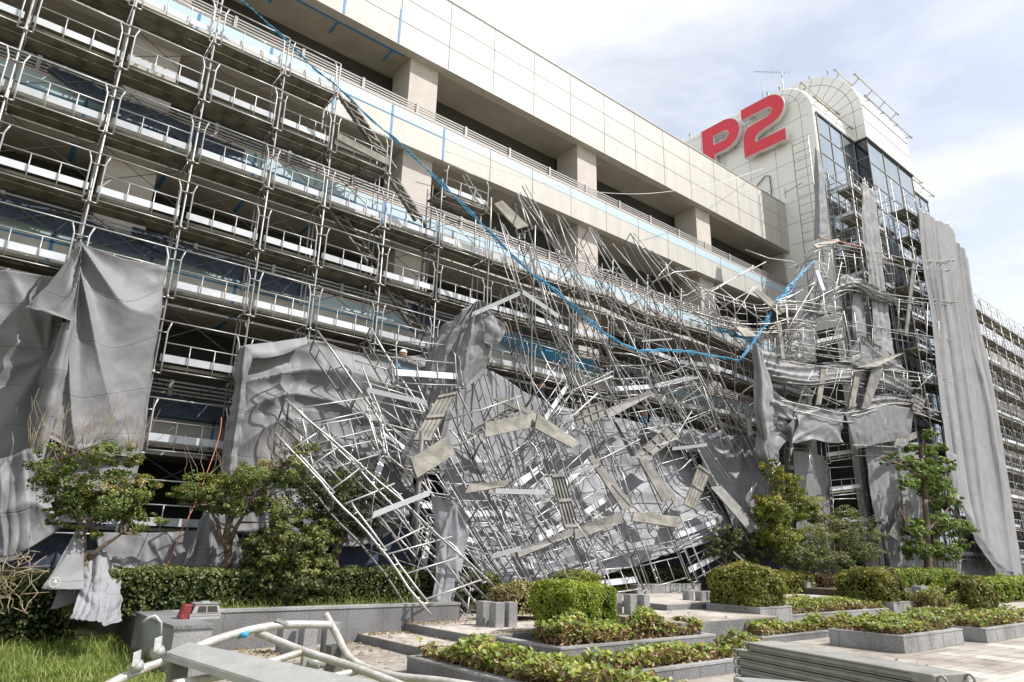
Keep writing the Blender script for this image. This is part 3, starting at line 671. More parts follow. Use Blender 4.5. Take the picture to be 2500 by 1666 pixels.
LM = [((1205,575),'near the high cream plank'),((1300,740),'by the high broken corner'),((1360,700),'beside the diagonal blue net'),((1520,840),'below the level blue net'),((1700,860),'where the blue nets meet'),((1440,560),'against the deck soffit'),((1620,640),'below the second fascia'),((1560,740),'over the sixth deck rails'),((1250,1040),'by the tan chevron planks'),((1060,1100),'by the perforated tan plank'),((1430,1020),'by the open-framed panel'),((1600,1080),'by the grey ribbed plank'),((1200,1190),'by the short level tan plank'),((1390,1220),'by the upright ribbed plank'),((1330,1330),'at the foot of the fallen tarp'),((1600,1260),'by the jutting tan plank'),((1700,1190),'by the crossing frames'),((1830,1240),'over the dark sliding plank'),((1480,950),'by the projecting dark plank'),((1700,1000),'before the last standing rails'),((1850,760),'below the spilt pale plank'),((1900,680),'under the tower top tangle'),((1960,850),'by the hung tan plank'),((2040,700),'at the apex tarp'),((2100,800),'between the pale tarps'),((2240,700),'against the curtain tarp'),((2300,900),'at the curtain edge'),((2000,960),'by the slanted cream plank'),((2100,1040),'by the slanting tarp panel'),((1985,1120),'below the square tarp panel'),((2220,1120),'above the podocarp'),((1860,1120),'by the draped tarp column'),((1800,700),'under the deck edge')]
def pole_label(px, py, ln_, m_, r_):
    near = sorted(LM, key=lambda q: (q[0][0]-px)**2 + (q[0][1]-py)**2)[0]
    side = ('above and ' if py < near[0][1] - 30 else '') + ('left of centre' if px < near[0][0] - 25 else 'right of centre' if px > near[0][0] + 25 else '')
    adj = ('long ' if ln_ > 3 else 'short ' if ln_ < 1.3 else '') + ('pale ' if m_ is STEELB else 'dull ' if m_ is STEELD else 'grey ') + ('thin ' if r_ < .8 else '')
    ang = ''
    return adj + 'loose scaffold pole ' + near[1]
# ---- collapsed sheet -----------------------------------------------------
sc3 = empty('collapsed_scaffold', 'collapsed scaffold fallen forward from the facade with poles fanning down to the terrace', 'scaffold')
def P3(l): return [at(*q) for q in l]
fan = [
 P3([(697, 975, 13.9), (880, 1150, 13.3), (1170, 1480, 12.3)]),
 P3([(775, 808, 14.6), (985, 1105, 13.6), (1180, 1400, 12.6)]),
 P3([(905, 800, 14.8), (1080, 1090, 13.8), (1290, 1445, 12.7)]),
 P3([(1045, 800, 15.0), (1180, 1090, 14.0), (1345, 1440, 12.8)]),
 P3([(1166, 850, 15.0), (1262, 1176, 13.9), (1395, 1440, 12.8)]),
 P3([(1235, 700, 15.2), (1289, 900, 14.8), (1397, 1208, 13.7), (1485, 1432, 12.8)]),
 P3([(1262, 474, 15.6), (1393, 850, 14.9), (1500, 1142, 13.8), (1605, 1425, 12.9)]),
 P3([(1357, 522, 15.6), (1457, 790, 15.1), (1600, 1120, 14.0), (1720, 1405, 12.9)]),
 P3([(1438, 555, 15.6), (1587, 850, 15.0), (1720, 1130, 14.0), (1840, 1340, 13.1)]),
 P3([(1540, 570, 15.6), (1700, 850, 15.0), (1820, 1080, 14.2), (1935, 1255, 13.3)]),
]
lattice(sc3, fan, [.50, .60, .70, .80, .90, .985], Nn=Vector((0.1, .75, -.62)).normalized(), back=.62, jit=.010, miss=.10, toe=.50, deck=.05, brace=.22, bent=.05, rungs=True, seedv=3, inner=True)
# left strip of the fallen fan (two bays wide ladder-like strip reaching the terrace)
sc4 = empty('toppled_scaffold_bay', 'long toppled scaffold bay slanting down to the granite kerb beside the maple', 'scaffold')
strip = [P3([(672, 1057, 13.3), (905, 1310, 12.4), (1052, 1503, 11.7)]), P3([(705, 985, 13.5), (960, 1205, 12.7), (1215, 1440, 12.0)])]
lattice(sc4, strip, [.34, .66, .93], Nn=Vector((.3, .75, -.6)).normalized(), back=.5, jit=.012, miss=0, toe=.0, deck=0, brace=.6, bent=.03, rungs=False, seedv=9)
sc5 = empty('twisted_guard_frames', 'twisted guard frames hanging over the maple between the two tarps', 'scaffold')
strip = [P3([(730, 1060, 13.6), (755, 1165, 13.2)]), P3([(925, 1035, 13.8), (940, 1110, 13.3)]), P3([(1030, 1090, 13.8), (1050, 1200, 13.3)])]
lattice(sc5, strip, [.5, .95], back=0, jit=.012, miss=0, toe=.5, deck=0, brace=.5, bent=.03, seedv=11)
strip = [P3([(895, 950, 14.0), (930, 1040, 13.6)]), P3([(1055, 985, 14.2), (1075, 1080, 13.8)])]
lattice(sc5, strip, [.3, .9], back=0, jit=.01, miss=0, toe=.5, deck=0, brace=0, bent=.03, seedv=12)
strip = [P3([(955, 880, 14.3), (960, 940, 14.2)]), P3([(1120, 870, 14.3), (1130, 950, 14.2)])]
lattice(sc5, strip, [.9], back=0, jit=.02, miss=0, toe=1, deck=0, brace=0, bent=.02, seedv=13)
# upper fan in front of the strained part: many thin poles
lp = [((1262,474),(1440,720)),((1265,482),(1300,560)),((1275,455),(1450,760)),((1360,525),(1560,810)),((1365,530),(1500,770)),((1440,555),(1640,820)),((1445,565),(1600,820)),((1495,595),(1690,830)),((1540,572),(1745,815)),((1590,610),(1790,800)),((1650,655),(1840,880)),((1700,700),(1870,1000)),
 ((1200,560),(1290,800)),((1225,545),(1320,850)),((1290,600),(1370,850)),((1340,640),(1460,900)),((1410,700),(1530,960)),((1500,740),(1620,1000)),((1590,780),(1730,1060)),((1660,820),(1800,1120)),
 ((1130,430),(1190,520)),((1215,520),(1262,700)),((1330,780),(1480,1010)),((1250,860),(1420,1090)),((1480,860),(1640,1090)),((1380,880),(1500,1120)),((1590,900),(1780,1180)),((1670,900),(1880,1210)),((1730,930),(1960,1255)),((1720,1010),(1900,1240)),((1720,720),(1760,800)),((1610,640),(1720,700))]
for j, (a, b) in enumerate(lp):
    y0 = 15.45 - .02*(j % 7); y1 = 14.6 - .05*(j % 5) if b[1] < 1000 else 13.7
    k = MB(); p = at(*a, y0); q = at(*b, y1); m_ = p.lerp(q, .5) + Vector((random.uniform(-.08, .08), random.uniform(-.1, .1), random.uniform(-.08, .08)))
    k.tube([p, p.lerp(m_, .5) , m_, q], TR*(.9 if j % 3 else .6), 7)
    if j % 2 == 0: 
        off = Vector((.06, -.08, .05)); k.tube([p + off, m_ + off*1.3, q + off], TR*.6, 5)
        for s in range(4): t_ = .15 + .22*s; k.tube([p.lerp(q, t_) , p.lerp(q, t_) + off*1.2], TR, 5)
    o = recentre(k.build('loose_pole', STEEL if j % 3 else STEELB))
    tag(o, pole_label((a[0]+b[0])/2, (a[1]+b[1])/2, (q-p).length, o.data.materials[0], .9 if j % 3 else .6), 'scaffold pole', 'leaning poles in front of the strained scaffold')
rr = random.Random(21)
for j in range(40):   # cross pieces of the tangle
    u = rr.random(); v = rr.random()
    cx = 1230 + 620*u; cy = 560 + 330*v + 260*u - 60; 
    a_ = math.radians(rr.choice([-35, -28, -20, 25, 32, 60, 75, -50, 12])); l = rr.uniform(45, 120); Yd = rr.uniform(14.4, 15.3)
    p = at(cx - l/2*math.cos(a_), cy - l/2*math.sin(a_), Yd); q = at(cx + l/2*math.cos(a_), cy + l/2*math.sin(a_), Yd + rr.uniform(-.3, .3))
    m_ = p.lerp(q, .5) + Vector((rr.uniform(-.06, .06), rr.uniform(-.06, .06), rr.uniform(-.1, .1)))
    k = MB(); k.tube([p, m_, q], TR*rr.choice([.5, .7, .9, 1.1]), 6); cq_ = p.lerp(m_, .7); k.tube([cq_ - (m_-p).normalized()*.03, cq_ + (m_-p).normalized()*.03], .04, 7); o = recentre(k.build('loose_pole', rr.choice([STEEL, STEELB, STEELD, STEEL, RUST])))
    tag(o, pole_label(cx, cy, (q-p).length, o.data.materials[0], 1).replace('loose', 'bent crosswise'), 'scaffold pole', 'short poles caught crosswise in the tangle')
for j in range(26):
    u = rr.random(); v = rr.random()
    cx = 1060 + 740*u; cy = 900 + 400*v + 60*u
    if cy > 1430 - 160*u: continue
    a_ = math.radians(rr.choice([-38, -25, -18, 58, 66, 72, 50, -60, 20])); l = rr.uniform(60, 210); Yd = 14.6 - 1.9*(cy-900)/500
    p = at(cx - l/2*math.cos(a_), cy - l/2*math.sin(a_), Yd - .2); q = at(cx + l/2*math.cos(a_), cy + l/2*math.sin(a_), Yd - .3)
    m_ = p.lerp(q, .5) + Vector((rr.uniform(-.05, .05), rr.uniform(-.05, .05), rr.uniform(-.06, .06)))
    k = MB(); k.tube([p, m_, q], TR*rr.choice([.5, .7, 1.0]), 6); o = recentre(k.build('loose_pole', rr.choice([STEEL, STEELB, STEELB])))
    tag(o, pole_label(cx, cy, (q-p).length, o.data.materials[0], 1), 'scaffold pole', 'loose poles over the fallen tarp')

# ---- hanging tangle at the tower ----------------------------------------
sc6 = empty('tower_scaffold', 'battered scaffold wrapped round the foot of the glazed tower', 'scaffold')
def bays(root, xs, Y, k0, k1, depth=.95, zo=0.0, gm=STEELB, fn=None):
    for i, x in enumerate(xs):
        kk1 = max(k1(i) if i < len(xs)-1 else 0, k1(i-1) if i else 0)
        k = upright(zk(kk1)+1.3, depth, z0=zk(k0)-.4); o = k.build('upright_frame', STEEL, root); o.location = (x, Y, zo)
    w = round(xs[1]-xs[0], 2); g, t = guard_parts((0, 0, 0), (w, 0, 0), Vector((0, 0, 1)), Vector((0, 1, 0))); d = deck_mb((0, 0, 0), (w, 0, 0), Vector((0, 0, 1)), Vector((0, 1, 0)), depth)
    O = {}
    for i in range(len(xs)-1):
        for kk in range(k0, k1(i)+1):
            for nm, mb, mm in (('guardrail', g, gm), ('toe_board', t, TOE), ('deck_board', d, DECK)):
                if fn and not fn(i, kk, nm): continue
                loc = (xs[i], Y - (.05 if nm != 'deck_board' else 0), zk(kk) + zo)
                if nm not in O: O[nm] = mb.build(nm, mm, root); O[nm].location = loc; q = O[nm]
                else: q = copy_child(O[nm], root, loc)
                if nm != 'deck_board': q.rotation_euler = (random.gauss(0, .03), random.gauss(0, .01), random.gauss(0, .03))
bays(sc6, [34.2, 36.0, 37.8], 13.8, 1, lambda i: 12, depth=1.15, fn=lambda i, kk, nm: not (6 <= kk <= 8))
# its end frames facing the decks
for kk in range(1, 13):
    if kk in (7,): continue
    g, t = guard_parts((34.15, 15.0, zk(kk)), (34.15, 13.75, zk(kk)), Vector((0, 0, 1)), Vector((1, 0, 0)), rnd=.02)
    g.build('guardrail', STEELB, sc6); t.build('toe_board', TOE, sc6)
k = MB()
for y in (16.2, 15.25):
    k.tube([(33.0, y, 15), (33.0, y, 24.2)], TR, 6)
for z in [15.2 + .55*i for i in range(17)]:
    if not 21.3 < z < 22.2: k.tube([(33.0, 16.2, z), (33.0, 15.25, z - .02)], TR*.7, 5)
k.tube([(33.0, 17.0, 21.3), (33.0, 15.9, 21.5)], TR, 6); k.tube([(33.0, 16.9, 21.0), (33.0, 16.9, 21.6)], TR, 6)
k.build('ladder_frame', STEEL, sc6)
sc7 = empty('bay_scaffold', 'tall scaffold in front of the dark glass bay beside the great curtain tarp', 'scaffold')
bays(sc7, [37.3 + 1.6*i for i in range(4)], 12.95, 1, lambda i: 12, depth=1.0, fn=lambda i, kk, nm: not (i == 0 and kk > 10))
sc8 = empty('far_scaffold', 'far standing scaffold covering the distant wing at the picture edge', 'scaffold')
bays(sc8, [48.2 + 1.829*i for i in range(9)], 13.3, 1, lambda i: 10, depth=1.0)
# remaining bays as merged stuff parts
def merged(nm, mm, fnm):
    k = MB()
    for i in range(9, 30):
        for kk in range(1, 11): fnm(k, 48.2 + 1.829*(i-1), zk(kk))
    o = k.build(nm, mm, sc8); o['kind'] = 'stuff'
def fg(k, x, z):
    for dz in (0, .62, 1.12): k.beam((x, 13.25, z+dz), (x+1.829, 13.25, z+dz), .034, .034)
    for s in (.1, .36, .65, .9): k.beam((x+1.829*s, 13.25, z), (x+1.829*s, 13.25, z+.8), .03, .03, up=(0, 1, 0))
merged('guardrail', STEELB, fg); merged('toe_board', TOE, lambda k, x, z: k.box(x+.08, x+1.75, 13.28, 13.3, z+.2, z+.36)); merged('deck_board', DECK, lambda k, x, z: k.box(x+.03, x+1.8, 13.35, 14.2, z+.1, z+.14))
k = MB()
for i in range(9, 31): 
    x = 48.2 + 1.829*(i-1); k.tube([(x, 13.3, .6), (x, 13.3, zk(10)+2.0)], TR, 5); k.tube([(x, 14.3, .6), (x, 14.3, zk(10)+2.0)], TR, 5)
o = k.build('upright_frame', STEEL, sc8); o['kind'] = 'stuff'

sc9 = empty('hanging_scaffold', 'mangled scaffold hanging in sagging rows across the tower front', 'scaffold')
def rowtube(k, pts, r=TR, n=6):
    # catmull through points
    P_ = [at(*p) for p in pts]; out_ = []
    for i in range(len(P_)-1):
        p0 = P_[max(0, i-1)]; p1 = P_[i]; p2 = P_[i+1]; p3 = P_[min(len(P_)-1, i+2)]
        for j in range(5):
            t = j/5; out_.append(.5*((2*p1) + (p2-p0)*t + (2*p0-5*p1+4*p2-p3)*t*t + (3*p1-p0-3*p2+p3)*t**3))
    out_.append(P_[-1]); k.tube(out_, r, n); return out_
rows = [
 [(1945, 655, 13.9), (1985, 600, 13.5), (2040, 598, 13.2), (2150, 618, 12.9), (2245, 638, 12.7), (2330, 634, 12.6)],
 [(1890, 740, 13.6), (1975, 735, 13.3), (2045, 702, 13.0), (2085, 690, 12.9), (2150, 715, 12.8), (2240, 728, 12.7), (2340, 738, 12.6)],
 [(1895, 736, 13.6), (1960, 738, 13.3), (2055, 752, 13.0)],
 [(1880, 792, 13.5), (1930, 780, 13.3), (1990, 788, 13.1)],
 [(1932, 835, 13.2), (2010, 848, 13.0), (2110, 862, 12.9)],
 [(2080, 787, 12.9), (2200, 810, 12.8), (2325, 830, 12.6)],
 [(1905, 880, 13.2), (1990, 893, 13.0), (2090, 905, 12.9), (2200, 905, 12.8), (2315, 925, 12.6)],
 [(1905, 978, 12.9), (1965, 990, 12.8), (2050, 1008, 12.7), (2100, 1003, 12.7), (2180, 985, 12.7), (2240, 990, 12.7), (2320, 1016, 12.6)],
 [(2080, 1087, 12.7), (2180, 1092, 12.7), (2250, 1100, 12.6)],
 [(1700, 700, 14.6), (1790, 730, 14.3), (1860, 745, 14.0), (1935, 720, 13.6)],
 [(1690, 760, 14.6), (1800, 790, 14.2), (1900, 790, 13.6)],
]
for r_ in rows:
    k = MB(); rowtube(k, r_)
    for o_ in ((3, 9), (-4, 16), (2, 22)):
        if random.random() < .8: rowtube(k, [(p[0] + o_[0] + random.uniform(-8, 8), p[1] + o_[1] + random.uniform(-4, 4), p[2] + random.uniform(-.1, .45)) for p in r_], TR*random.choice([.6, .8, 1]))
    k.build('sagging_rail', random.choice([STEEL, STEEL, STEELB]), sc9)
rr = random.Random(4)
def rung(px, y0, y1, px2, Y, n=3, w=26):
    k = MB(); a0, a1 = at(px, y0, Y), at(px2, y1, Y); b0, b1 = at(px+w, y0+3, Y), at(px2+w, y1+3, Y)
    mid = a0.lerp(a1, .5) + Vector((rr.uniform(-.08, .08), rr.uniform(-.1, .1), 0)); k.tube([a0, mid, a1], TR*.7, 6)
    mid2 = b0.lerp(b1, .5) + Vector((rr.uniform(-.08, .08), rr.uniform(-.1, .1), 0)); k.tube([b0, mid2, b1], TR*.7, 6)
    for i in range(1, n+1):
        t = i/(n+1); k.tube([pl([a0, mid, a1], t), pl([b0, mid2, b1], t)], TR*.6, 5)
    k.build('hanging_frame', rr.choice([STEEL, STEELB]), sc9)
for (x, y0, y1, x2, Y) in [(1895, 745, 878, 1898, 13.2), (1918, 742, 880, 1935, 13.1), (1960, 800, 905, 1965, 13.0), (2010, 715, 850, 2030, 13.0), (2060, 760, 905, 2080, 12.9), (2130, 800, 905, 2135, 12.9), (2195, 730, 830, 2190, 12.8), (2240, 640, 735, 2225, 12.8), (2265, 740, 925, 2262, 12.7), (1985, 905, 985, 1950, 12.9), (2020, 900, 992, 1990, 12.9), (2055, 905, 1005, 2042, 12.85), (2130, 905, 990, 2140, 12.8), (2180, 905, 985, 2190, 12.8), (2215, 910, 985, 2225, 12.8), (2135, 1000, 1080, 2137, 12.7), (2160, 1005, 1085, 2162, 12.7), (2030, 610, 690, 2040, 13.2), (2000, 615, 735, 1990, 13.3), (2100, 615, 700, 2110, 13.1), (2150, 620, 715, 2160, 13.0), (1985, 650, 700, 2015, 13.3), (1790, 730, 800, 1800, 14.1), (1740, 720, 790, 1752, 14.3), (1840, 745, 800, 1850, 13.9)]:
    rung(x, y0, y1, x2, Y)
hp = [((2055, 640), (2035, 745)), ((2000, 640), (2060, 760)), ((1965, 780), (2050, 900)), ((2005, 745), (2062, 862)), ((2060, 760), (2020, 860)), ((1985, 700), (1900, 850)), ((2085, 620), (2100, 700)), ((2320, 620), (2230, 790)), ((2345, 635), (2310, 720)), ((2290, 600), (2295, 640)), ((2300, 870), (2240, 950)), ((2120, 820), (2160, 900)), ((2150, 640), (2180, 700)), ((2200, 640), (2290, 740)), ((1870, 760), (1990, 690)), ((1950, 830), (1990, 880)), ((1955, 950), (2100, 1005)), ((1945, 930), (2050, 990)), ((1970, 1060), (1990, 1170)), ((1976, 1095), (1985, 1160)), ((2006, 1075), (2007, 1120)), ((2047, 1005), (2052, 1038)), ((2270, 1100), (2200, 1180)), ((2230, 1105), (2222, 1160)), ((1905, 1130), (1875, 1180)), ((1860, 1010), (1840, 1090)), ((1840, 1170), (1830, 1240)), ((1840, 1110), (1895, 1150)), ((1690, 1200), (1895, 1110)), ((1590, 690), (1700, 660)), ((1700, 690), (1860, 840)), ((1755, 700), (1870, 790)), ((1640, 760), (1840, 650)), ((1660, 740), (1870, 640)), ((1745, 760), (1850, 700)), ((1820, 610), (1940, 640)), ((1905, 655), (1945, 645)), ((1760, 830), (1840, 700)), ((1780, 1000), (1860, 1090)), ((1700, 830), (1790, 1010)), ((1720, 840), (1870, 1160)), ((1690, 880), (1760, 1040))]
for j, (a, b) in enumerate(hp):
    Yd = 13.0 if a[0] > 1900 else 13.6 + (1900-a[0])/250
    if Yd > 14.8: Yd = 14.8
    p = at(*a, Yd); q = at(*b, Yd - .2); m_ = p.lerp(q, .5) + Vector((rr.uniform(-.12, .12), rr.uniform(-.12, .12), rr.uniform(-.12, .12)))
    k = MB(); k.tube([p, m_, q], TR*rr.choice([.7, .9, 1]), 6); o = recentre(k.build('loose_pole', rr.choice([STEEL, STEELB, STEELD])))
    tag(o, pole_label((a[0]+b[0])/2, (a[1]+b[1])/2, (q-p).length, o.data.materials[0], 1).replace('loose', 'dangling'), 'scaffold pole', 'poles dangling around the tower')

dg = empty('door_guard_frames', 'guard frames stacked across the dark tower door behind the spreading bush', 'scaffold', loc=at(2035, 1190, 13.6))
DGI = Matrix.Translation(-dg.location)
for (xa, ya, xb, yb) in ((2026, 1212, 2112, 1202), (2032, 1290, 2122, 1284), (2020, 1128, 2100, 1116), (2010, 1055, 2090, 1040), (1990, 850, 2070, 832), (1985, 780, 2062, 760)):
    a_, b2_ = at(xa, ya, 13.6), at(xb, yb, 13.5); g, t = guard_parts(a_, b2_, Vector((0, 0, 1)), Vector((.3, .95, 0)).normalized(), rnd=.02)
    o = g.build('guardrail', STEELB, dg); o.matrix_parent_inverse = DGI; o = t.build('toe_board', TOE, dg); o.matrix_parent_inverse = DGI
    o = deck_mb(a_, b2_, Vector((0, 0, 1)), Vector((.3, .95, 0)).normalized(), .5).build('deck_board', DECK, dg); o.matrix_parent_inverse = DGI
for (xa, ya, xb, yb) in ((2122, 1330, 2085, 1000), (2036, 1330, 2008, 1000)):
    k = MB(); k.tube([at(xa, ya, 13.55), at(xb, yb, 13.55)], TR, 7); o = k.build('post', STEELD, dg); o.matrix_parent_inverse = DGI
# ---- loose planks ---------------------------------------------------------
def plank(q0, q1, q2, q3, label, m=PLANK, th=.045, frame=True):
    """four picture corners with depth: a real board with side channels and ribs"""
    a, b, c, d = [at(q[0], q[1], q[2] + (.32 if q[0] < 1800 and q[2] < 14.3 else 0)) for q in (q0, q1, q2, q3)]
    L1 = (b-a); W1 = (d-a); n = L1.cross(W1).normalized()
    if n.y < 0: n = -n
    k = MB(); base = len(k.v)
    show = 1 if ('ribbed' in label or 'open' in label or 'where two frames' in label) else -1
    def sheet(z0, z1, u0, u1, v0, v1):
        z0, z1 = z0*show, z1*show
        P_ = lambda u, v: a.lerp(b, u).lerp(d.lerp(c, u), v)
        nb = len(k.v); 
        for z in (z0, z1):
            for u, v in ((u0, v0), (u1, v0), (u1, v1), (u0, v1)): k.v.append(tuple(P_(u, v) + n*z))
        for f in ((0,3,2,1),(4,5,6,7),(0,1,5,4),(1,2,6,5),(2,3,7,6),(3,0,4,7)): k.f.append(tuple(nb+i for i in f)); k.sm.append(False)
    sheet(0, .012, 0, 1, 0, 1)
    o = recentre(k.build('scaffold_plank', m)); tag(o, label, 'scaffold plank', 'loose planks in the collapse')
    k = MB(); c0 = o.location
    for v0, v1 in ((0.0, .06), (.94, 1), (.47, .53)):
        sheet(-th, -.001, 0, 1, v0, v1)
    for u in (0, .24, .49, .74, .975): sheet(-th*.8, -.0015, u, u+.025, .062, .468); sheet(-th*.8, -.0015, u, u+.025, .532, .938)
    r = k.build('rib', m, o); 
    for v in r.data.vertices: v.co -= c0
    return o
def tp(x, y, v=None): return (x, y)
PK = [
 ((1185,1032,13.3),(1312,1008,13.6),(1308,1042,13.5),(1183,1068,13.2),'long tan plank forming the near arm of the chevron over the fallen tarp',PLANKT),
 ((1312,1010,13.4),(1418,1082,13.2),(1396,1094,13.1),(1306,1046,13.3),'tan plank forming the far arm of the chevron over the fallen tarp',PLANKT),
 ((1215,968,13.9),(1310,1010,13.8),(1290,1012,13.8),(1206,976,13.9),'narrow dark plank propped above the tan chevron planks',PLANK),
 ((1155,1048,13.7),(1240,998,13.9),(1268,1004,13.9),(1162,1062,13.7),'open-ribbed plank lying under the tan chevron planks',PLANK),
 ((1070,968,13.6),(1115,958,13.6),(1050,1078,13.2),(1008,1076,13.2),'long ribbed plank tilted on edge beside the crumpled tarp',PLANKT),
 ((1002,1120,12.8),(1095,1062,13.1),(1108,1110,13.0),(1018,1168,12.7),'perforated tan plank standing over the toppled scaffold bay',PLANKT),
 ((1396,1005,13.9),(1472,980,14.0),(1480,1015,13.9),(1410,1046,13.8),'square open-framed plank panel above the middle of the fallen tarp',PLANK),
 ((1478,1000,13.9),(1588,952,14.1),(1594,964,14.1),(1486,1022,13.8),'dark steel plank projecting up before the last standing rails',STEELD),
 ((1545,1112,13.5),(1632,1038,13.8),(1658,1066,13.7),(1570,1130,13.4),'grey ribbed plank with open cells lying aslant over the tarp',PLANK),
 ((1494,1022,13.8),(1506,1035,13.7),(1555,1118,13.4),(1542,1122,13.4),'dark channel plank pointing down from the open-framed panel',STEELD),
 ((1560,1124,13.4),(1576,1118,13.4),(1650,1215,13.0),(1618,1225,13.0),'pale pitted plank sliding down over the lower tarp',PLANK),
 ((1436,1118,13.5),(1450,1112,13.5),(1550,1238,12.9),(1520,1246,12.9),'brown stained plank standing up from the middle of the tarp',PLANK),
 ((1145,1182,12.9),(1245,1172,13.0),(1235,1188,13.0),(1135,1205,12.8),'short tan plank lying level above the tall white tarp strip',PLANKT),
 ((1262,1346,12.7),(1400,1290,12.8),(1405,1305,12.8),(1266,1362,12.6),'long stained plank lying along the foot of the fallen tarp',PLANK),
 ((1402,1290,12.8),(1515,1250,12.9),(1522,1276,12.9),(1404,1318,12.7),'weathered plank continuing along the foot of the fallen tarp',PLANK),
 ((1548,1250,12.9),(1658,1262,13.0),(1652,1288,12.9),(1542,1272,12.8),'tan plank jutting level near the right foot of the tarp',PLANKT),
 ((1345,1160,13.3),(1375,1158,13.3),(1412,1288,12.8),(1378,1290,12.8),'upright ribbed plank standing in the middle of the tarp',PLANK),
 ((1705,1135,13.4),(1732,1155,13.4),(1695,1245,13.0),(1668,1232,13.0),'cream plank leaning where two frames cross on the fallen tarp',PLANKT),
 ((1735,1190,13.2),(1760,1186,13.2),(1855,1290,12.9),(1832,1302,12.8),'dark plank sliding off the tarp towards the green bushes',STEELD),
 ((1206,498,15.3),(1226,490,15.3),(1290,552,15.2),(1262,560,15.2),'cream plank broken loose at the ragged top of the strained scaffold',PLANKT),
 ((1840,712,13.9),(1850,706,13.9),(1920,760,13.6),(1902,770,13.6),'pale plank spilling out below the deck edge near the blue net',PLANKT),
 ((1768,772,14.2),(1790,778,14.2),(1850,822,13.9),(1818,822,13.9),'cream plank sagging under the deck edge above the swagged tarps',PLANKT),
 ((1985,598,13.4),(2046,583,13.3),(2052,590,13.2),(1995,606,13.3),'pale plank laid flat at the top of the torn tower scaffold',PLANKT),
 ((2228,638,12.8),(2236,636,12.8),(2216,820,12.8),(2208,820,12.8),'upright pale plank hanging high beside the bay scaffold',PLANK),
 ((1898,786,13.2),(1906,785,13.2),(1916,876,13.0),(1908,877,13.0),'upright tan plank hung at the left end of the tower tangle',PLANKT),
 ((2004,902,12.9),(2018,902,12.9),(2004,988,12.8),(1992,989,12.8),'slanted cream plank in the middle sagging row',PLANKT),
 ((2088,908,12.8),(2102,908,12.8),(2086,995,12.7),(2072,994,12.7),'tan plank hanging below the broken double board',PLANKT),
 ((2090,898,12.6),(2150,872,12.6),(2208,862,12.6),(2140,896,12.5),'broken double board thrown across the hanging rows',PLANKT),
 ((2128,902,12.7),(2158,896,12.7),(2122,996,12.6),(2104,998,12.6),'grey plank dropping behind the broken double board',PLANK),
 ((2145,985,12.7),(2153,985,12.7),(2156,1086,12.7),(2148,1086,12.7),'upright cream plank on the lower hanging tarp panel',PLANKT),
 ((2226,1000,12.5),(2236,960,12.6),(2258,975,12.6),(2246,1010,12.5),'tilted ribbed plank caught high by the camphor-green tree top',PLANK),
 ((2188,1072,12.3),(2236,1054,12.4),(2238,1070,12.4),(2182,1092,12.2),'plank resting across the top of the podocarp tree',PLANK),
 ((2215,1220,12.6),(2238,1240,12.6),(2192,1322,12.5),(2170,1306,12.5),'pale grey plank leaning on the wall tarp behind the podocarp',PLANK),
 ((1990,662,13.2),(1998,658,13.2),(2015,708,13.1),(2007,712,13.1),'small white plank slanting at the apex of the tangle',TOE),
 ((1819,980,13.3),(1826,978,13.3),(1838,1062,13.2),(1828,1064,13.2),'bright edged plank hanging upright beside the tall draped tarp',PLANK),
]
for p in PK: plank(*p)
# loose toe boards (bright white)
for (a, b, w, Y, lab) in [((1150,775),(1268,722),13,14.2,'white toe board thrown up above the crumpled tarp'), ((1275,718),(1362,778),12,14.4,'white toe board descending from the high broken corner'), ((895,958),(1040,990),11,13.6,'gleaming white toe board before the middle tarp'), ((908,1265),(1048,1210),13,12.5,'gleaming white toe board at the foot of the toppled bay'), ((1208,1205),(1330,1208),12,12.9,'white toe board lying level over the fallen tarp'), ((1200,1365),(1270,1345),12,12.6,'white toe board at the left foot of the fallen tarp'), ((1566,835),(1640,830),6,14.6,'short white toe board in the poles below the blue net'), ((1632,935),(1704,925),8,14.2,'white toe board framed by a tilted guard frame'), ((1395,1160),(1460,1140),9,13.4,'white toe board hooked across the middle of the fallen tarp'), ((1640,1100),(1725,1090),10,13.6,'white toe board near the upper right of the fallen tarp'), ((1790,1350),(1815,1372),6,12.3,'small white board fallen into the dark shrub')]:
    p = at(*a, Y); q = at(*b, Y - .1); k = MB(); up = Vector((0.05, -.25, 1)).normalized(); h = w*.0096*1.1*(Y/14)*1.0
    d = q-p; k.obox(p, d, up*h, d.cross(up).normalized()*0.012); o = recentre(k.build('toe_board', TOE)); tag(o, lab, 'toe board', 'loose toe boards')
# ladders
def ladder(a, b, w, Y0, Y1, lab):
    p = at(*a, Y0); q = at(*b, Y1); s = Vector((w, .12, 0)); r = empty('ladder', lab, 'ladder', loc=p)
    for nm, o_ in (('stringer', Vector()), ('stringer', s)):
        k = MB(); k.beam(o_, q-p+o_, .05, .14, up=(0, 1, 0)); k.build(nm, PLANK, r)
    n = int((q-p).length/.28)
    for i in range(1, n):
        k = MB(); c = (q-p)*(i/n); k.obox(c - Vector((0, .10, 0)), s, Vector((0, .24, 0)), Vector((0, 0, .035))); k.build('tread', PLANKT, r)
ladder((822, 225), (935, 395), .5, 16.2, 16.3, 'pale access stair descending under the blue net rope')
ladder((800, 510), (895, 640), .5, 16.3, 16.4, 'pale access stair crossing the fifth lift behind the rails')
ladder((905, 650), (1010, 810), .5, 16.3, 16.4, 'pale access stair coming down above the crumpled tarp')
ladder((940, 420), (1015, 540), .45, 16.2, 16.3, 'pale access stair near the ragged top of the scaffold')
k = MB(); k.obox(at(823, 340, 15.85), at(950, 405, 15.85)-at(823, 340, 15.85), Vector((0, 0, .22)), Vector((0, .03, 0))); tag(recentre(k.build('stringer_board', PLANKT)), 'tan side board fixed under the upper access stair', 'board')

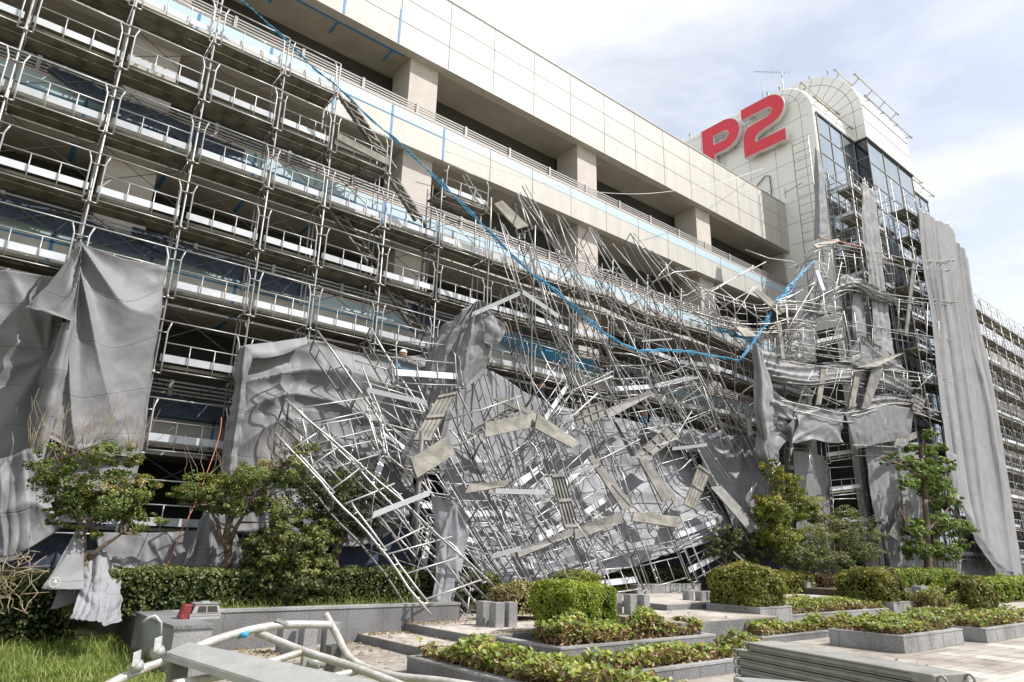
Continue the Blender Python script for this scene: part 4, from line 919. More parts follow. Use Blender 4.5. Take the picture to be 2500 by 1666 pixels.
# ------------------------------------------------------------------ tarps
def cat(p0, p1, p2, p3, t): return .5*((2*p1) + (p2-p0)*t + (2*p0-5*p1+4*p2-p3)*t*t + (3*p1-p0-3*p2+p3)*t**3)
def cloth(label, rows, m=TARP, nu=40, nv=50, fold=None, wr=.03, wf=1.3, seed=0, cr=.05, cf=1.0, parent=None, name='tarp', group='grey tarps', stitch=False):
    G = [[at(*q) for q in r] for r in rows]
    def curve(pts, t):
        n = len(pts)-1; x = min(n-1e-6, max(0, t*n)); i = int(x); f = x-i
        return cat(pts[max(0, i-1)], pts[i], pts[i+1], pts[min(n, i+2)], f)
    k = MB(); uv = []
    Wm = (G[0][-1]-G[0][0]).length + 1e-3; Wm = max(Wm, (G[-1][-1]-G[-1][0]).length); Hm = max((G[-1][0]-G[0][0]).length, .1)
    g2 = []
    for j in range(nv+1):
        v = j/nv; row = []
        for i in range(nu+1):
            u = i/nu; cp = [curve(r, u) for r in G]; p = curve(cp, v); row.append(p)
        g2.append(row)
    for j in range(nv+1):
        for i in range(nu+1):
            u, v = i/nu, j/nv; p = g2[j][i]
            du = g2[j][min(nu, i+1)] - g2[j][max(0, i-1)]; dv = g2[min(nv, j+1)][i] - g2[max(0, j-1)][i]
            n = du.cross(dv)
            n = n.normalized() if n.length > 1e-8 else Vector((0, -1, 0))
            if n.y > 0: n = -n
            h = 0
            if fold: h += fold(u, v)
            q = Vector((u*Wm*wf, v*Hm*wf, seed*3.7))
            h += wr*(noise.ridged_multi_fractal(q*.8, 1.0, 2.1, 4, 1.0, 2.0) - 1.0)*.9 + wr*noise.noise(q*2.3)
            if cr:
                qq = Vector((u*Wm*.75 + .25*noise.noise(q*.9), v*Hm*.55, seed*1.3))*cf; d1 = noise.voronoi(qq)[0]; d2 = noise.voronoi(qq*2.7)[0]
                h += cr*(min(.8, d1[1]-d1[0]) + .35*min(.8, d2[1]-d2[0]))
            p = p + n*h
            if j == nv: p = p + Vector((0, 0, .05*noise.noise(Vector((u*Wm*3, seed, 0)))))
            k.v.append(tuple(p)); uv.append((u*Wm, v*Hm))
    w = nu+1
    for j in range(nv):
        for i in range(nu):
            a = j*w+i; k.f.append((a, a+1, a+w+1, a+w)); k.sm.append(True)
    me = bpy.data.meshes.new(name); me.from_pydata(k.v, [], k.f); me.polygons.foreach_set('use_smooth', [True]*len(k.f)); me.materials.append(m)
    l = me.uv_layers.new(name='UVMap'); 
    for lp_ in me.loops: l.data[lp_.index].uv = uv[lp_.vertex_index]
    o = bpy.data.objects.new(name, me); C.objects.link(o)
    so_ = o.modifiers.new('thick', 'SOLIDIFY'); so_.thickness = .006
    if parent: o.parent = parent
    else: recentre(o); tag(o, label, 'tarp', group)
    return o
def vfold(n, amp, ph=0, tilt=0.0, grow=1.0, seed=0):
    rg = random.Random(seed*13+5)
    RG = [((k_ + rg.uniform(-.4, .4))/(2.4*n), rg.uniform(.3, 1)/(n*5.0), rg.choice((-1, 1))*rg.uniform(.35, 1), rg.uniform(-.10, .10), rg.uniform(0, 9)) for k_ in range(int(2.4*n)+1)]
    def f(u, v):
        h = 0
        for u0, w, a, dr, ph_ in RG:
            c = u0 + dr*v + .035*noise.noise(Vector((v*2.2, ph_, seed)))
            x = (u-c)/w; x2 = x*x
            if x2 < 12: h += a*math.exp(-math.sqrt(x2 + .12)*1.1)*(.55 + .9*noise.noise(Vector((v*2.5, ph_, 3))))
        return amp*1.9*h*(.35 + .65*min(1, grow*v + .3 if grow else 1))
    return f
def rad(cu, cv, n, amp, reach=.9, seed=0, asp=1.0):
    def f(u, v):
        x = (u-cu)*asp; y = v-cv; r = math.hypot(x, y); th = math.atan2(y, x)
        a = th*n + 1.6*noise.noise(Vector((th*1.5, seed, 1.0))); s = math.sin(a); s = 1 - 2*abs(math.sin(a/2))**.8
        return amp*s*min(1, r*5)*max(0, 1 - r/reach)*(.7 + .5*noise.noise(Vector((th*2.2, seed+4, 0))))
    return f
def hfold(n, amp, seed=0, sag=.1):
    def f(u, v):
        x = v*n + sag*math.sin(math.pi*u)*n + .6*noise.noise(Vector((u*2, v*2, seed)))
        return amp*(1 - 2*abs(math.sin(math.pi*x))**.8)*(.5 + .8*noise.noise(Vector((v*n*.8, seed, u*1.5))) + .2)
    return f
def add(*fs): return lambda u, v: sum(f(u, v) for f in fs)

cloth('wide grey tarp wall hung on the scaffold behind the fan-folded tarp', [[(-90,655,15.75),(70,668,15.75),(240,700,15.75),(398,745,15.75)], [(-100,850,15.7),(70,860,15.7),(220,870,15.72),(374,880,15.75)], [(-120,1060,15.6),(50,1060,15.6),(200,1070,15.65),(350,1080,15.75)], [(-140,1380,15.3),(40,1365,15.3),(120,1230,15.4),(325,1190,15.72)]], nu=90, nv=90, fold=add(rad(.42, .35, 9, .09, .7, 2), vfold(3, .04, seed=5)), wr=.03, seed=1)
tg = cloth('great fan-folded grey tarp hanging from a pin on the scaffold post', [[(194,584,15.55),(205,590,15.55),(300,630,15.55),(409,652,15.7)], [(168,700,15.35),(215,720,15.3),(300,760,15.35),(398,720,15.65)], [(140,860,15.3),(200,880,15.2),(280,890,15.4),(376,870,15.68)], [(115,1010,15.3),(190,1040,15.2),(260,1020,15.4),(355,1010,15.7)], [(100,1060,15.3),(185,1100,15.2),(250,1110,15.4),(338,1120,15.7)]], nu=120, nv=110, fold=add(rad(.02, -.06, 15, .20, 1.4, 3, 1.0), lambda u, v: .16*math.exp(-((u - .12)/.06)**2)*min(1, v*3)), wr=.03, seed=2)
cloth('dark flap of tarp curling off the fan-folded tarp', [[(196,586,15.35),(199,590,15.3),(201,596,15.25)], [(135,680,15.2),(165,690,15.0),(192,700,15.0)], [(75,735,15.2),(120,750,14.95),(185,770,14.9)], [(62,752,15.2),(110,765,14.9),(188,786,14.8)]], nu=40, nv=40, fold=rad(1, 0, 9, .10, 1.4, 4), wr=.03, seed=3)
cloth('narrow rolled fold of tarp dropping below the fan-folded tarp', [[(150,790,15.1),(170,785,14.95),(188,790,15.1)], [(120,900,15.1),(140,905,14.9),(160,905,15.1)], [(95,1010,15.1),(115,1015,14.9),(135,1015,15.1)], [(75,1110,15.0),(95,1115,14.85),(108,1115,15.0)]], nu=24, nv=50, fold=vfold(1.5, .06, seed=6), wr=.03, seed=4)
cloth('bunched tarp folds gathered to the ground behind the first maple', [[(-60,1130,15.1),(0,1120,15.1),(60,1100,15.0),(110,1060,15.0)], [(-70,1230,14.9),(0,1230,14.8),(60,1220,14.7),(110,1190,14.8)], [(-80,1330,14.7),(0,1360,14.6),(60,1345,14.5),(150,1290,14.6)]], nu=70, nv=40, fold=add(vfold(4, .06, seed=7), hfold(2, .05, 71, .4)), wr=.06, seed=5)
cloth('low tarp strip along the hedge below the open scaffold gap', [[(232,1300,15.5),(330,1302,15.5),(420,1300,15.5),(500,1295,15.5)], [(240,1345,15.4),(330,1345,15.4),(420,1340,15.4),(495,1340,15.4)], [(250,1392,15.3),(330,1390,15.3),(420,1388,15.3),(490,1385,15.3)]], nu=50, nv=20, fold=vfold(6, .04, seed=8), seed=6)
cloth('crumpled end of tarp heaped on the hedge top', [[(270,1368,14.3),(310,1358,14.2),(350,1372,14.2)], [(265,1385,14.0),(310,1385,13.8),(355,1390,13.9)], [(272,1400,13.9),(310,1400,13.7),(350,1396,13.9)]], nu=30, nv=24, fold=hfold(3, .08, 3), wr=.08, wf=3, seed=7)
cloth('pointed tarp corner with a faint round mark caught in the first maple', [[(190,1290,12.9),(195,1288,12.9),(200,1292,12.9)], [(160,1340,12.7),(180,1345,12.65),(202,1345,12.75)], [(130,1395,12.5),(165,1400,12.5),(202,1400,12.6)], [(100,1438,12.4),(150,1440,12.35),(202,1442,12.45)]], nu=30, nv=30, fold=rad(.5, 0, 6, .03, 1.4, 1), wr=.02, seed=8)
# faint round print on that tarp
k = MB(); c = at(133, 1422, 12.36); 
for i in range(20):
    a0 = 2*math.pi*i/20; a1 = 2*math.pi*(i+1)/20; k.tube([c + Vector((.068*math.cos(a0), -.035, .068*math.sin(a0))), c + Vector((.068*math.cos(a1), -.035, .068*math.sin(a1)))], .005, 4)
k.tube([c + Vector((-.035, -.035, 0)), c + Vector((.035, -.035, 0))], .005, 4); k.tube([c + Vector((-.025, -.035, .02)), c + Vector((.025, -.035, .025))], .005, 4); k.tube([c + Vector((0, -.035, -.03)), c + Vector((0, -.035, .045))], .005, 4)
mk = k.build('printed_mark', SIGNS)
for o_ in bpy.data.objects:
    if o_.get('label', '').startswith('pointed tarp corner'):
        mk.parent = o_; mk.matrix_parent_inverse = Matrix.Translation(-o_.location)
cloth('pale tarp tail trailing out over the grass', [[(205,1345,13.2),(240,1350,13.1),(265,1380,13.1),(285,1400,13.1)], [(200,1420,12.7),(235,1420,12.5),(262,1425,12.6),(284,1440,12.7)], [(185,1480,12.1),(225,1485,11.9),(255,1490,11.9),(280,1490,12.1)], [(170,1515,11.6),(210,1525,11.3),(250,1535,11.2),(297,1520,11.5)]], m=TARPF, nu=80, nv=100, fold=vfold(4, .07, seed=9, grow=.3), wr=.02, wf=1.6, cr=.12, cf=2.5, seed=9)
cloth('dark tarp edge hanging below the pointed corner', [[(140,1440,12.6),(170,1442,12.6),(200,1444,12.6)], [(132,1465,12.6),(165,1470,12.6),(198,1465,12.6)], [(122,1488,12.6),(140,1485,12.6),(160,1478,12.6)]], nu=20, nv=16, seed=10)
cloth('middle grey tarp wall swagged between scaffold posts', [[(580,858,15.6),(660,845,15.6),(748,828,15.7),(830,848,15.7),(925,868,15.7),(1062,862,15.5)], [(575,930,15.5),(655,935,15.45),(738,930,15.6),(830,940,15.5),(920,950,15.5),(1040,950,15.3)], [(560,1040,15.5),(650,1040,15.4),(728,1040,15.5),(820,1050,15.4),(910,1060,15.3),(1020,1040,15.1)], [(545,1170,15.4),(640,1180,15.3),(715,1190,15.4),(810,1200,15.3),(900,1200,15.2),(1010,1180,15.0)], [(540,1300,15.3),(630,1310,15.2),(700,1320,15.2),(800,1330,15.2),(890,1330,15.0),(1000,1260,14.9)]], nu=140, nv=110, fold=add(hfold(6, .11, 4, .16), rad(.31, .42, 7, .09, .5, 8, 1.3), hfold(2.3, .05, 44, .3)), wr=.02, cr=.07, seed=11)
cloth('folded top hem laid over the middle tarp wall', [[(590,845,15.45),(670,835,15.45),(748,824,15.5)], [(600,862,15.3),(680,856,15.35),(748,838,15.45)], [(612,878,15.3),(685,868,15.35),(745,842,15.45)]], nu=30, nv=14, m=TARPF, wr=.02, seed=12)
cloth('tight dark bundle of tarp tied along the middle scaffold post', [[(590,850,15.3),(600,846,15.15),(612,852,15.3)], [(572,960,15.3),(588,960,15.1),(604,960,15.3)], [(556,1060,15.3),(574,1060,15.1),(590,1060,15.3)], [(540,1180,15.2),(558,1180,15.0),(574,1180,15.2)], [(530,1330,15.1),(548,1330,14.9),(566,1330,15.1)]], nu=24, nv=60, fold=vfold(2.5, .08, seed=12, grow=0), wr=.05, wf=2, seed=13)
cloth('twisted tarp strands slumped behind the second maple', [[(500,1245,15.1),(530,1240,14.9),(560,1250,15.0)], [(480,1300,15.0),(520,1300,14.8),(575,1300,15.0)], [(445,1385,14.9),(520,1385,14.7),(600,1385,14.8)]], nu=40, nv=30, fold=vfold(5, .10, seed=13), seed=14)
cloth('crumpled knot of tarp snagged at the top of the collapse', [[(1128,770,14.6),(1150,744,14.45),(1170,738,14.4),(1190,748,14.4),(1206,772,14.5)], [(1080,802,14.7),(1120,800,14.35),(1152,800,14.2),(1185,806,14.3),(1225,818,14.5)], [(1052,860,14.75),(1092,862,14.45),(1132,866,14.3),(1166,862,14.4),(1202,852,14.6)], [(1030,955,14.8),(1075,948,14.55),(1118,950,14.4),(1150,940,14.5),(1178,915,14.7)]], nu=110, nv=90, fold=add(rad(.42, -.05, 13, .16, 1.5, 3), vfold(5, .07, seed=51, grow=0)), wr=.03, wf=1.1, cr=.12, cf=2.0, seed=15)
cloth('dark creased tarp corner hooked under the thrown-up white board', [[(1170,750,14.45),(1200,770,14.4),(1234,806,14.3)], [(1165,790,14.4),(1195,800,14.3),(1222,832,14.3)], [(1150,830,14.4),(1180,838,14.35),(1200,850,14.4)]], nu=30, nv=30, wr=.03, cr=.14, cf=2.2, seed=55)
cloth('torn length of tarp falling away below the snagged knot', [[(1052,850,14.8),(1085,840,14.6),(1120,870,14.5)], [(1020,950,14.8),(1060,950,14.6),(1110,960,14.5)], [(990,1050,14.8),(1040,1060,14.6),(1090,1060,14.4)], [(930,1120,14.9),(1000,1150,14.7),(1060,1160,14.4)]], nu=50, nv=60, fold=vfold(4, .12, seed=15), wr=.06, seed=16)
cloth('broad underside of the fallen tarp spread beneath the collapsed scaffold', [[(1090,925,15.35),(1190,905,15.45),(1285,960,15.45),(1400,1000,15.45),(1530,1025,15.45),(1620,1050,15.35),(1740,1065,15.32),(1830,1070,15.22)], [(1065,1080,15.12),(1180,1080,15.22),(1290,1100,15.22),(1400,1110,15.22),(1510,1120,15.12),(1620,1130,15.02),(1740,1140,14.92),(1850,1140,14.90)], [(1090,1230,14.70),(1180,1240,14.70),(1290,1240,14.70),(1400,1240,14.70),(1520,1230,14.60),(1640,1225,14.50),(1750,1220,14.40),(1865,1205,14.30)], [(1135,1340,14.20),(1210,1350,14.20),(1310,1345,14.20),(1420,1340,14.20),(1530,1310,14.10),(1640,1290,14.10),(1760,1270,14.00),(1870,1240,14.00)], [(1205,1452,13.80),(1270,1440,13.80),(1360,1425,13.80),(1450,1412,13.80),(1560,1378,13.80),(1660,1345,13.80),(1765,1315,13.80),(1872,1275,13.80)]], m=TARPF, nu=170, nv=130, fold=add(vfold(9, .07, seed=17, grow=.1), hfold(4, .03, 6), rad(.35, .55, 5, .12, .5, 17, 1.6), rad(.75, .3, 5, .10, .4, 19, 1.6)), wr=.02, wf=.6, cr=.13, seed=17)
cloth('tall pale tarp strip standing on the kerb left of the fallen tarp', [[(1052,1210,12.9),(1100,1230,12.7),(1140,1262,12.8)], [(1062,1300,12.8),(1100,1310,12.6),(1140,1300,12.8)], [(1064,1400,12.6),(1095,1400,12.45),(1125,1400,12.6)], [(1050,1478,12.4),(1080,1482,12.3),(1104,1476,12.4)]], m=TARPF, nu=50, nv=90, fold=add(rad(.6, 0, 8, .10, 1.6, 18), vfold(2, .08, seed=18)), wr=.02, cr=.07, cf=1.5, seed=18)
cloth('shaded grey tarp end draped between the fallen tarp and bushes', [[(1700,1080,14.6),(1760,1090,14.5),(1812,1062,14.4),(1850,1085,14.2),(1885,1110,14.0)], [(1720,1160,14.3),(1780,1170,14.2),(1825,1170,14.0),(1860,1180,13.9),(1890,1190,13.8)], [(1770,1240,13.9),(1800,1250,13.8),(1840,1270,13.7),(1865,1280,13.7),(1895,1270,13.6)], [(1790,1300,13.7),(1820,1310,13.6),(1845,1330,13.6),(1870,1330,13.5),(1890,1320,13.5)]], nu=60, nv=50, fold=rad(.55, 0, 9, .16, 1.2, 6), wr=.04, seed=19)
cloth('crumpled grey tarp hem heaped above the far end of the fallen tarp', [[(1590,1015,15.2),(1680,1045,15.1),(1760,1060,15.0),(1830,1070,14.9)], [(1580,1040,14.9),(1675,1075,14.7),(1750,1090,14.6),(1835,1085,14.7)], [(1575,1065,14.9),(1670,1100,14.7),(1745,1110,14.6),(1830,1100,14.7)]], m=TARPF, nu=60, nv=24, fold=hfold(3, .10, 8), wr=.10, wf=1.6, seed=20)
# tower tarps
cloth('tall draped tarp column at the left of the swagged tarps', [[(1838,838,13.2),(1846,842,13.0),(1856,850,13.1)], [(1842,930,13.2),(1860,935,12.9),(1885,940,13.1)], [(1840,1000,13.2),(1862,1010,12.9),(1890,1020,13.1)], [(1858,1060,13.2),(1872,1070,13.0),(1888,1050,13.1)]], nu=40, nv=60, fold=vfold(3, .14, seed=21), seed=21, m=TARPF)
cloth('lower flap of the draped tarp column ending in a point', [[(1848,1040,13.3),(1870,1060,13.1),(1895,1040,13.2),(1920,1075,13.1)], [(1845,1110,13.3),(1868,1100,13.1),(1885,1090,13.1),(1900,1100,13.1)], [(1870,1145,13.3),(1885,1160,13.1),(1895,1150,13.1),(1900,1140,13.1)], [(1862,1250,13.3),(1872,1260,13.2),(1880,1250,13.2),(1888,1240,13.2)]], nu=40, nv=50, fold=vfold(3, .10, seed=22), seed=22)
cloth('long upper swag of shaded tarp slung across the tower foot', [[(1842,838,13.3),(1900,868,13.2),(1970,890,13.1),(2050,888,13.1),(2110,880,13.1),(2180,905,13.0),(2225,930,13.0)], [(1862,895,13.2),(1910,915,13.0),(1975,930,12.9),(2050,925,12.9),(2110,925,12.9),(2180,945,12.9),(2225,960,12.9)], [(1880,928,13.2),(1930,942,13.0),(1990,946,12.9),(2050,938,12.9),(2110,948,12.9),(2170,946,12.9),(2225,975,12.9)]], nu=110, nv=40, fold=hfold(5, .08, 10, .3), seed=23)
cloth('lower swag of shaded tarp sagging to the hanging panels', [[(1862,930,13.15),(1920,975,13.1),(1980,990,13.1),(2050,1000,13.0),(2110,975,13.0),(2180,960,13.0),(2240,965,13.0)], [(1880,985,13.1),(1925,1010,12.95),(1975,1020,12.9),(2050,1012,12.9),(2110,1000,12.9),(2180,985,12.9),(2240,985,12.9)], [(1905,1030,13.1),(1945,1040,12.95),(1970,1030,12.9),(2050,1016,12.9),(2110,1005,12.9),(2180,990,12.9),(2240,1000,12.9)]], nu=110, nv=36, fold=hfold(4, .09, 11, .25), seed=24)
cloth('square grey tarp panel hanging in front of the tower door', [[(1948,990,12.85),(1985,996,12.8),(2020,1004,12.8),(2056,1008,12.8)], [(1946,1040,12.8),(1985,1040,12.7),(2020,1045,12.7),(2055,1045,12.7)], [(1932,1085,12.8),(1980,1075,12.7),(2015,1080,12.7),(2052,1083,12.7)]], nu=50, nv=36, fold=add(vfold(2.5, .08, seed=25), hfold(2, .05, 12, .5)), seed=25, m=TARP)
cloth('wide folded tarp sleeve joining the draped column and square panel', [[(1900,1050,13.1),(1930,1030,12.9),(1948,992,12.9)], [(1925,1065,13.1),(1935,1060,12.9),(1946,1060,12.9)], [(1925,1140,13.0),(1928,1110,12.9),(1930,1090,12.9)]], nu=30, nv=36, fold=vfold(2, .08, seed=26), seed=26)
cloth('slanting grey tarp panel beside the dark tower door gap', [[(2060,1008,12.8),(2110,1002,12.75),(2165,990,12.7),(2225,998,12.7)], [(2072,1050,12.8),(2115,1045,12.7),(2165,1045,12.7),(2222,1045,12.7)], [(2088,1098,12.8),(2120,1090,12.7),(2165,1080,12.7),(2220,1075,12.7)]], nu=60, nv=36, fold=vfold(3, .06, seed=27), seed=27)
cloth('peaked dark tarp bunched under the second sagging row', [[(2070,870,13.1),(2095,822,13.0),(2100,820,13.0),(2150,850,12.95),(2200,885,12.9)], [(2060,890,13.1),(2090,870,12.95),(2110,870,12.9),(2150,880,12.9),(2205,900,12.9)], [(1990,888,13.1),(2060,885,13.0),(2110,900,12.9),(2160,905,12.9),(2215,915,12.9)]], nu=50, nv=30, fold=rad(.4, 0, 8, .12, 1.2, 5), seed=28)
cloth('apex tarp crumpled over the top of the hanging tangle', [[(1990,740,13.4),(2030,700,13.2),(2060,672,13.1),(2095,680,13.0),(2140,705,12.9),(2185,725,12.9)], [(1985,750,13.4),(2030,715,13.1),(2060,695,12.9),(2095,692,12.8),(2140,722,12.8),(2185,735,12.8)], [(1970,765,13.4),(2020,735,13.2),(2060,710,13.0),(2095,705,12.9),(2130,730,12.8),(2185,745,12.8)]], nu=70, nv=24, fold=hfold(3, .1, 13), wr=.10, wf=1.5, seed=29)
cloth('shaded tarp hanging down the inner tower wall below the apex', [[(1985,640,13.7),(2005,640,13.6),(2025,650,13.6)], [(1965,750,13.7),(1985,750,13.5),(2000,755,13.6)], [(1925,830,13.7),(1960,830,13.5),(1990,830,13.6)], [(1910,870,13.7),(1950,885,13.5),(1992,885,13.6)]], nu=40, nv=60, fold=vfold(3, .10, seed=30), seed=30)
cloth('slim torn tarp pennant blown against the corner glass', [[(1990,360,13.75),(1993,362,13.7),(1997,365,13.75)], [(1988,430,13.75),(2000,425,13.6),(2012,428,13.7)], [(1990,500,13.75),(2002,500,13.6),(2014,510,13.7)], [(1988,585,13.75),(2002,582,13.6),(2018,578,13.7)]], nu=24, nv=60, fold=vfold(1.5, .09, seed=31), seed=31, m=TARPF)
cloth('long pale tarp hanging between the two tower scaffolds', [[(2103,440,13.0),(2118,452,12.95),(2132,470,13.0)], [(2102,560,13.0),(2122,560,12.9),(2142,570,13.0)], [(2118,680,13.0),(2140,690,12.9),(2160,700,13.0)], [(2128,780,13.0),(2150,790,12.9),(2172,800,13.0)], [(2130,880,13.0),(2155,890,12.9),(2185,890,13.0)]], nu=40, nv=110, fold=vfold(3, .09, seed=32, grow=0), seed=32, m=TARPL)
cloth('pale tarp tail hanging behind the middle sagging rows', [[(2080,720,13.2),(2092,715,13.15),(2105,720,13.2)], [(2080,780,13.2),(2095,780,13.1),(2115,785,13.2)], [(2085,840,13.2),(2098,845,13.1),(2120,850,13.2)]], nu=24, nv=40, fold=vfold(2, .08, seed=33), seed=33, m=TARPF)
cloth('smooth grey tarp covering the wall left of the tower door', [[(1935,1100,13.8),(1975,1105,13.8),(2018,1115,13.8)], [(1940,1200,13.8),(1980,1200,13.75),(2022,1200,13.8)], [(1945,1370,13.8),(1985,1370,13.75),(2030,1370,13.8)]], nu=40, nv=50, fold=vfold(1.5, .04, seed=34), wr=.015, seed=34, m=TARP)
cloth('tall grey tarp covering the wall right of the tower door', [[(2112,1090,13.1),(2150,1085,13.05),(2200,1085,13.1),(2240,1080,13.1)], [(2125,1200,13.1),(2165,1200,13.0),(2205,1200,13.05),(2250,1200,13.1)], [(2140,1300,13.1),(2175,1300,13.0),(2215,1300,13.05),(2262,1300,13.1)], [(2150,1385,13.1),(2185,1385,13.0),(2225,1385,13.05),(2275,1385,13.1)]], nu=60, nv=60, fold=vfold(4, .06, seed=35), wr=.03, seed=35, m=TARPF)
cloth('lowest grey tarp at the foot of the great curtain', [[(2355,1265,13.1),(2395,1300,13.1),(2425,1350,13.1)], [(2345,1340,13.1),(2385,1370,13.1),(2430,1400,13.1)], [(2340,1420,13.0),(2380,1430,13.0),(2440,1430,13.0)]], nu=30, nv=30, fold=vfold(2, .07, seed=36), seed=36)
cloth('great pleated curtain tarp falling the full height of the tower corner', [[(2243,508,12.75),(2275,528,12.75),(2316,552,12.75),(2340,600,12.75),(2364,630,12.75)], [(2252,640,12.7),(2290,660,12.7),(2325,690,12.7),(2355,720,12.7),(2381,745,12.7)], [(2275,780,12.65),(2310,800,12.65),(2345,820,12.65),(2375,850,12.65),(2410,870,12.65)], [(2290,930,12.6),(2330,935,12.6),(2365,950,12.6),(2400,960,12.6),(2432,975,12.6)], [(2312,1100,12.5),(2355,1110,12.5),(2390,1115,12.5),(2425,1130,12.5),(2458,1140,12.5)], [(2330,1220,12.4),(2375,1235,12.4),(2410,1250,12.4),(2445,1265,12.4),(2478,1270,12.4)], [(2368,1260,12.3),(2400,1330,12.25),(2430,1380,12.2),(2465,1400,12.2),(2500,1420,12.2)]], nu=110, nv=170, fold=vfold(7, .20, seed=37, grow=0), wr=.008, wf=.8, cr=.02, seed=37, m=TARPL)
cloth('dark loose triangular edge trailing from the foot of the curtain', [[(2348,1235,12.1),(2352,1238,12.05),(2356,1242,12.1)], [(2375,1310,12.0),(2390,1305,11.95),(2402,1320,12.0)], [(2420,1380,11.9),(2435,1375,11.85),(2450,1390,11.9)], [(2460,1425,11.8),(2475,1424,11.8),(2490,1428,11.8)]], nu=16, nv=50, fold=vfold(1, .05, seed=38), seed=38)
cloth('torn left hem of the great curtain folded back on itself', [[(2306,1095,12.3),(2318,1105,12.25),(2335,1112,12.3)], [(2315,1150,12.3),(2330,1160,12.2),(2345,1170,12.3)], [(2330,1220,12.3),(2342,1225,12.2),(2352,1230,12.3)]], nu=20, nv=30, fold=vfold(1.5, .07, seed=39), seed=39, m=TARPF)
# dark sheet added to paint the deep shade below the collapse
cloth('added dark sheet standing in for shade behind the hedge under the collapse', [[(815,1180,15.6),(1000,1180,15.6),(1200,1200,15.6),(1500,1200,15.6),(1900,1150,15.6)], [(820,1300,15.6),(1000,1300,15.6),(1200,1320,15.6),(1500,1320,15.6),(1900,1280,15.6)], [(820,1480,15.6),(1000,1480,15.6),(1200,1470,15.6),(1500,1450,15.6),(1900,1420,15.6)]], nu=60, nv=20, seed=40, m=MATS['navy_net_and_shade'], fold=vfold(7, .05, seed=40))

cloth('added dark backing sheet standing in for shade behind the first maple', [[(-80,1225,16.3),(60,1215,16.3),(200,1225,16.3),(330,1290,16.3)], [(-80,1340,16.3),(60,1340,16.3),(200,1340,16.3),(330,1340,16.3)], [(-80,1490,16.3),(60,1490,16.3),(200,1490,16.3),(330,1490,16.3)]], nu=40, nv=16, seed=41, m=MATS['navy_net_and_shade'], fold=vfold(5, .05, seed=41))  # dark backing added to paint the shade low behind the maple
# ------------------------------------------------------------------ net rope
def rope(pts, wf0, label, m=NET):
    wf = lambda t: wf0(t)*.85
    k = MB(); P_ = [at(*p) for p in pts]; dense = []
    for i in range(len(P_)-1):
        for j in range(10):
            dense.append(cat(P_[max(0, i-1)], P_[i], P_[i+1], P_[min(len(P_)-1, i+2)], j/10))
    dense.append(P_[-1]); n = len(dense)
    rg = random.Random(3)
    for s in range(7):
        pts2 = []
        for i, p in enumerate(dense):
            w = wf(i/n); pts2.append(p + Vector((noise.noise(Vector((i*.16, s*5, 0)))*w, noise.noise(Vector((i*.16, s*5, 4)))*w*.5, noise.noise(Vector((i*.16, s*5, 8)))*w*1.1 - w*.25*s/7)))
        k.tube(pts2, .010 + .012*rg.random(), 4)
        # ragged ribbons
        for i in range(0, n-2):
            w = wf(i/n)
            if rg.random() < .5: k.quad(pts2[i], pts2[i+1], pts2[i+1] - Vector((0, .03, w*.4*rg.uniform(.2, 1))), pts2[i] - Vector((0, 0, w*.4*rg.uniform(.2, 1))))
    for _ in range(int(n*.5)):
        i = rg.randrange(n); w = wf(i/n); p = dense[i] + Vector((rg.uniform(-w, w), rg.uniform(-.05, .05), rg.uniform(-w, 0))); q = p + Vector((rg.uniform(-.25, .25), rg.uniform(-.05, .05), -rg.uniform(.05, .3)*(w*3+.2)))
        k.tube([p, p.lerp(q, .5) + Vector((rg.uniform(-.05, .05), 0, -.03)), q], .005, 3)
    tag(recentre(k.build('net_rope', m)), label, 'net')
rope([(585,-5,15.5),(690,90,15.5),(765,165,15.5),(822,210,15.4),(900,285,15.3),(985,358,15.3)], lambda t: .03 + .07*t, 'thin blue net rope slung down over the upper scaffold')
rope([(985,358,15.3),(1080,450,15.2),(1190,560,15.1),(1290,660,14.9),(1360,710,14.8),(1430,775,14.6),(1500,828,14.5),(1560,856,14.4)], lambda t: .05 + .12*math.sin(t*3), 'thick bright blue net running diagonally over the strained scaffold')
rope([(1560,856,14.4),(1620,855,14.3),(1680,858,14.2),(1740,868,14.1),(1805,880,14.0)], lambda t: .10, 'blue net lying level across the pole tangle')
rope([(1805,880,14.0),(1850,820,13.9),(1890,750,13.8),(1935,690,13.7),(1988,636,13.6)], lambda t: .05 + .22*math.sin(t*3.1), 'bright blue net rising to the tower scaffold')
rope([(1750,800,14.6),(1790,815,14.5),(1850,835,14.4)], lambda t: .22, 'ragged blue net scrap under the cream plank by the deck edge')
k = MB(); P_ = [at(*p) for p in [(1090,370,16.9),(1250,425,16.9),(1400,462,16.5),(1560,474,16.0),(1700,458,15.9),(1780,440,16.2),(1880,405,17.2)]]
k.tube([cat(P_[max(0,i-1)], P_[i], P_[i+1], P_[min(6,i+2)], j/8) for i in range(6) for j in range(8)], .012, 4); tag(recentre(k.build('loose_wire', SIGNS)), 'slack pale wire strung across the top deck towards the sign', 'wire')
for nm, pts in (('orange cord dropping past the open gap into the hedge', [(540,1020,15.2),(525,1090,15.0),(478,1235,14.6),(440,1300,14.2),(410,1370,13.8),(392,1420,13.6),(388,1460,13.4),(400,1490,13.2)]),):
    k = MB(); P_ = [at(*p) for p in pts]; k.tube([cat(P_[max(0,i-1)], P_[i], P_[i+1], P_[min(len(P_)-1,i+2)], j/6) + Vector((.03*math.sin(i*2.1+j*.4), 0, 0)) for i in range(len(P_)-1) for j in range(6)], .009, 5); tag(recentre(k.build('cord', ORANGE)), nm, 'cord')
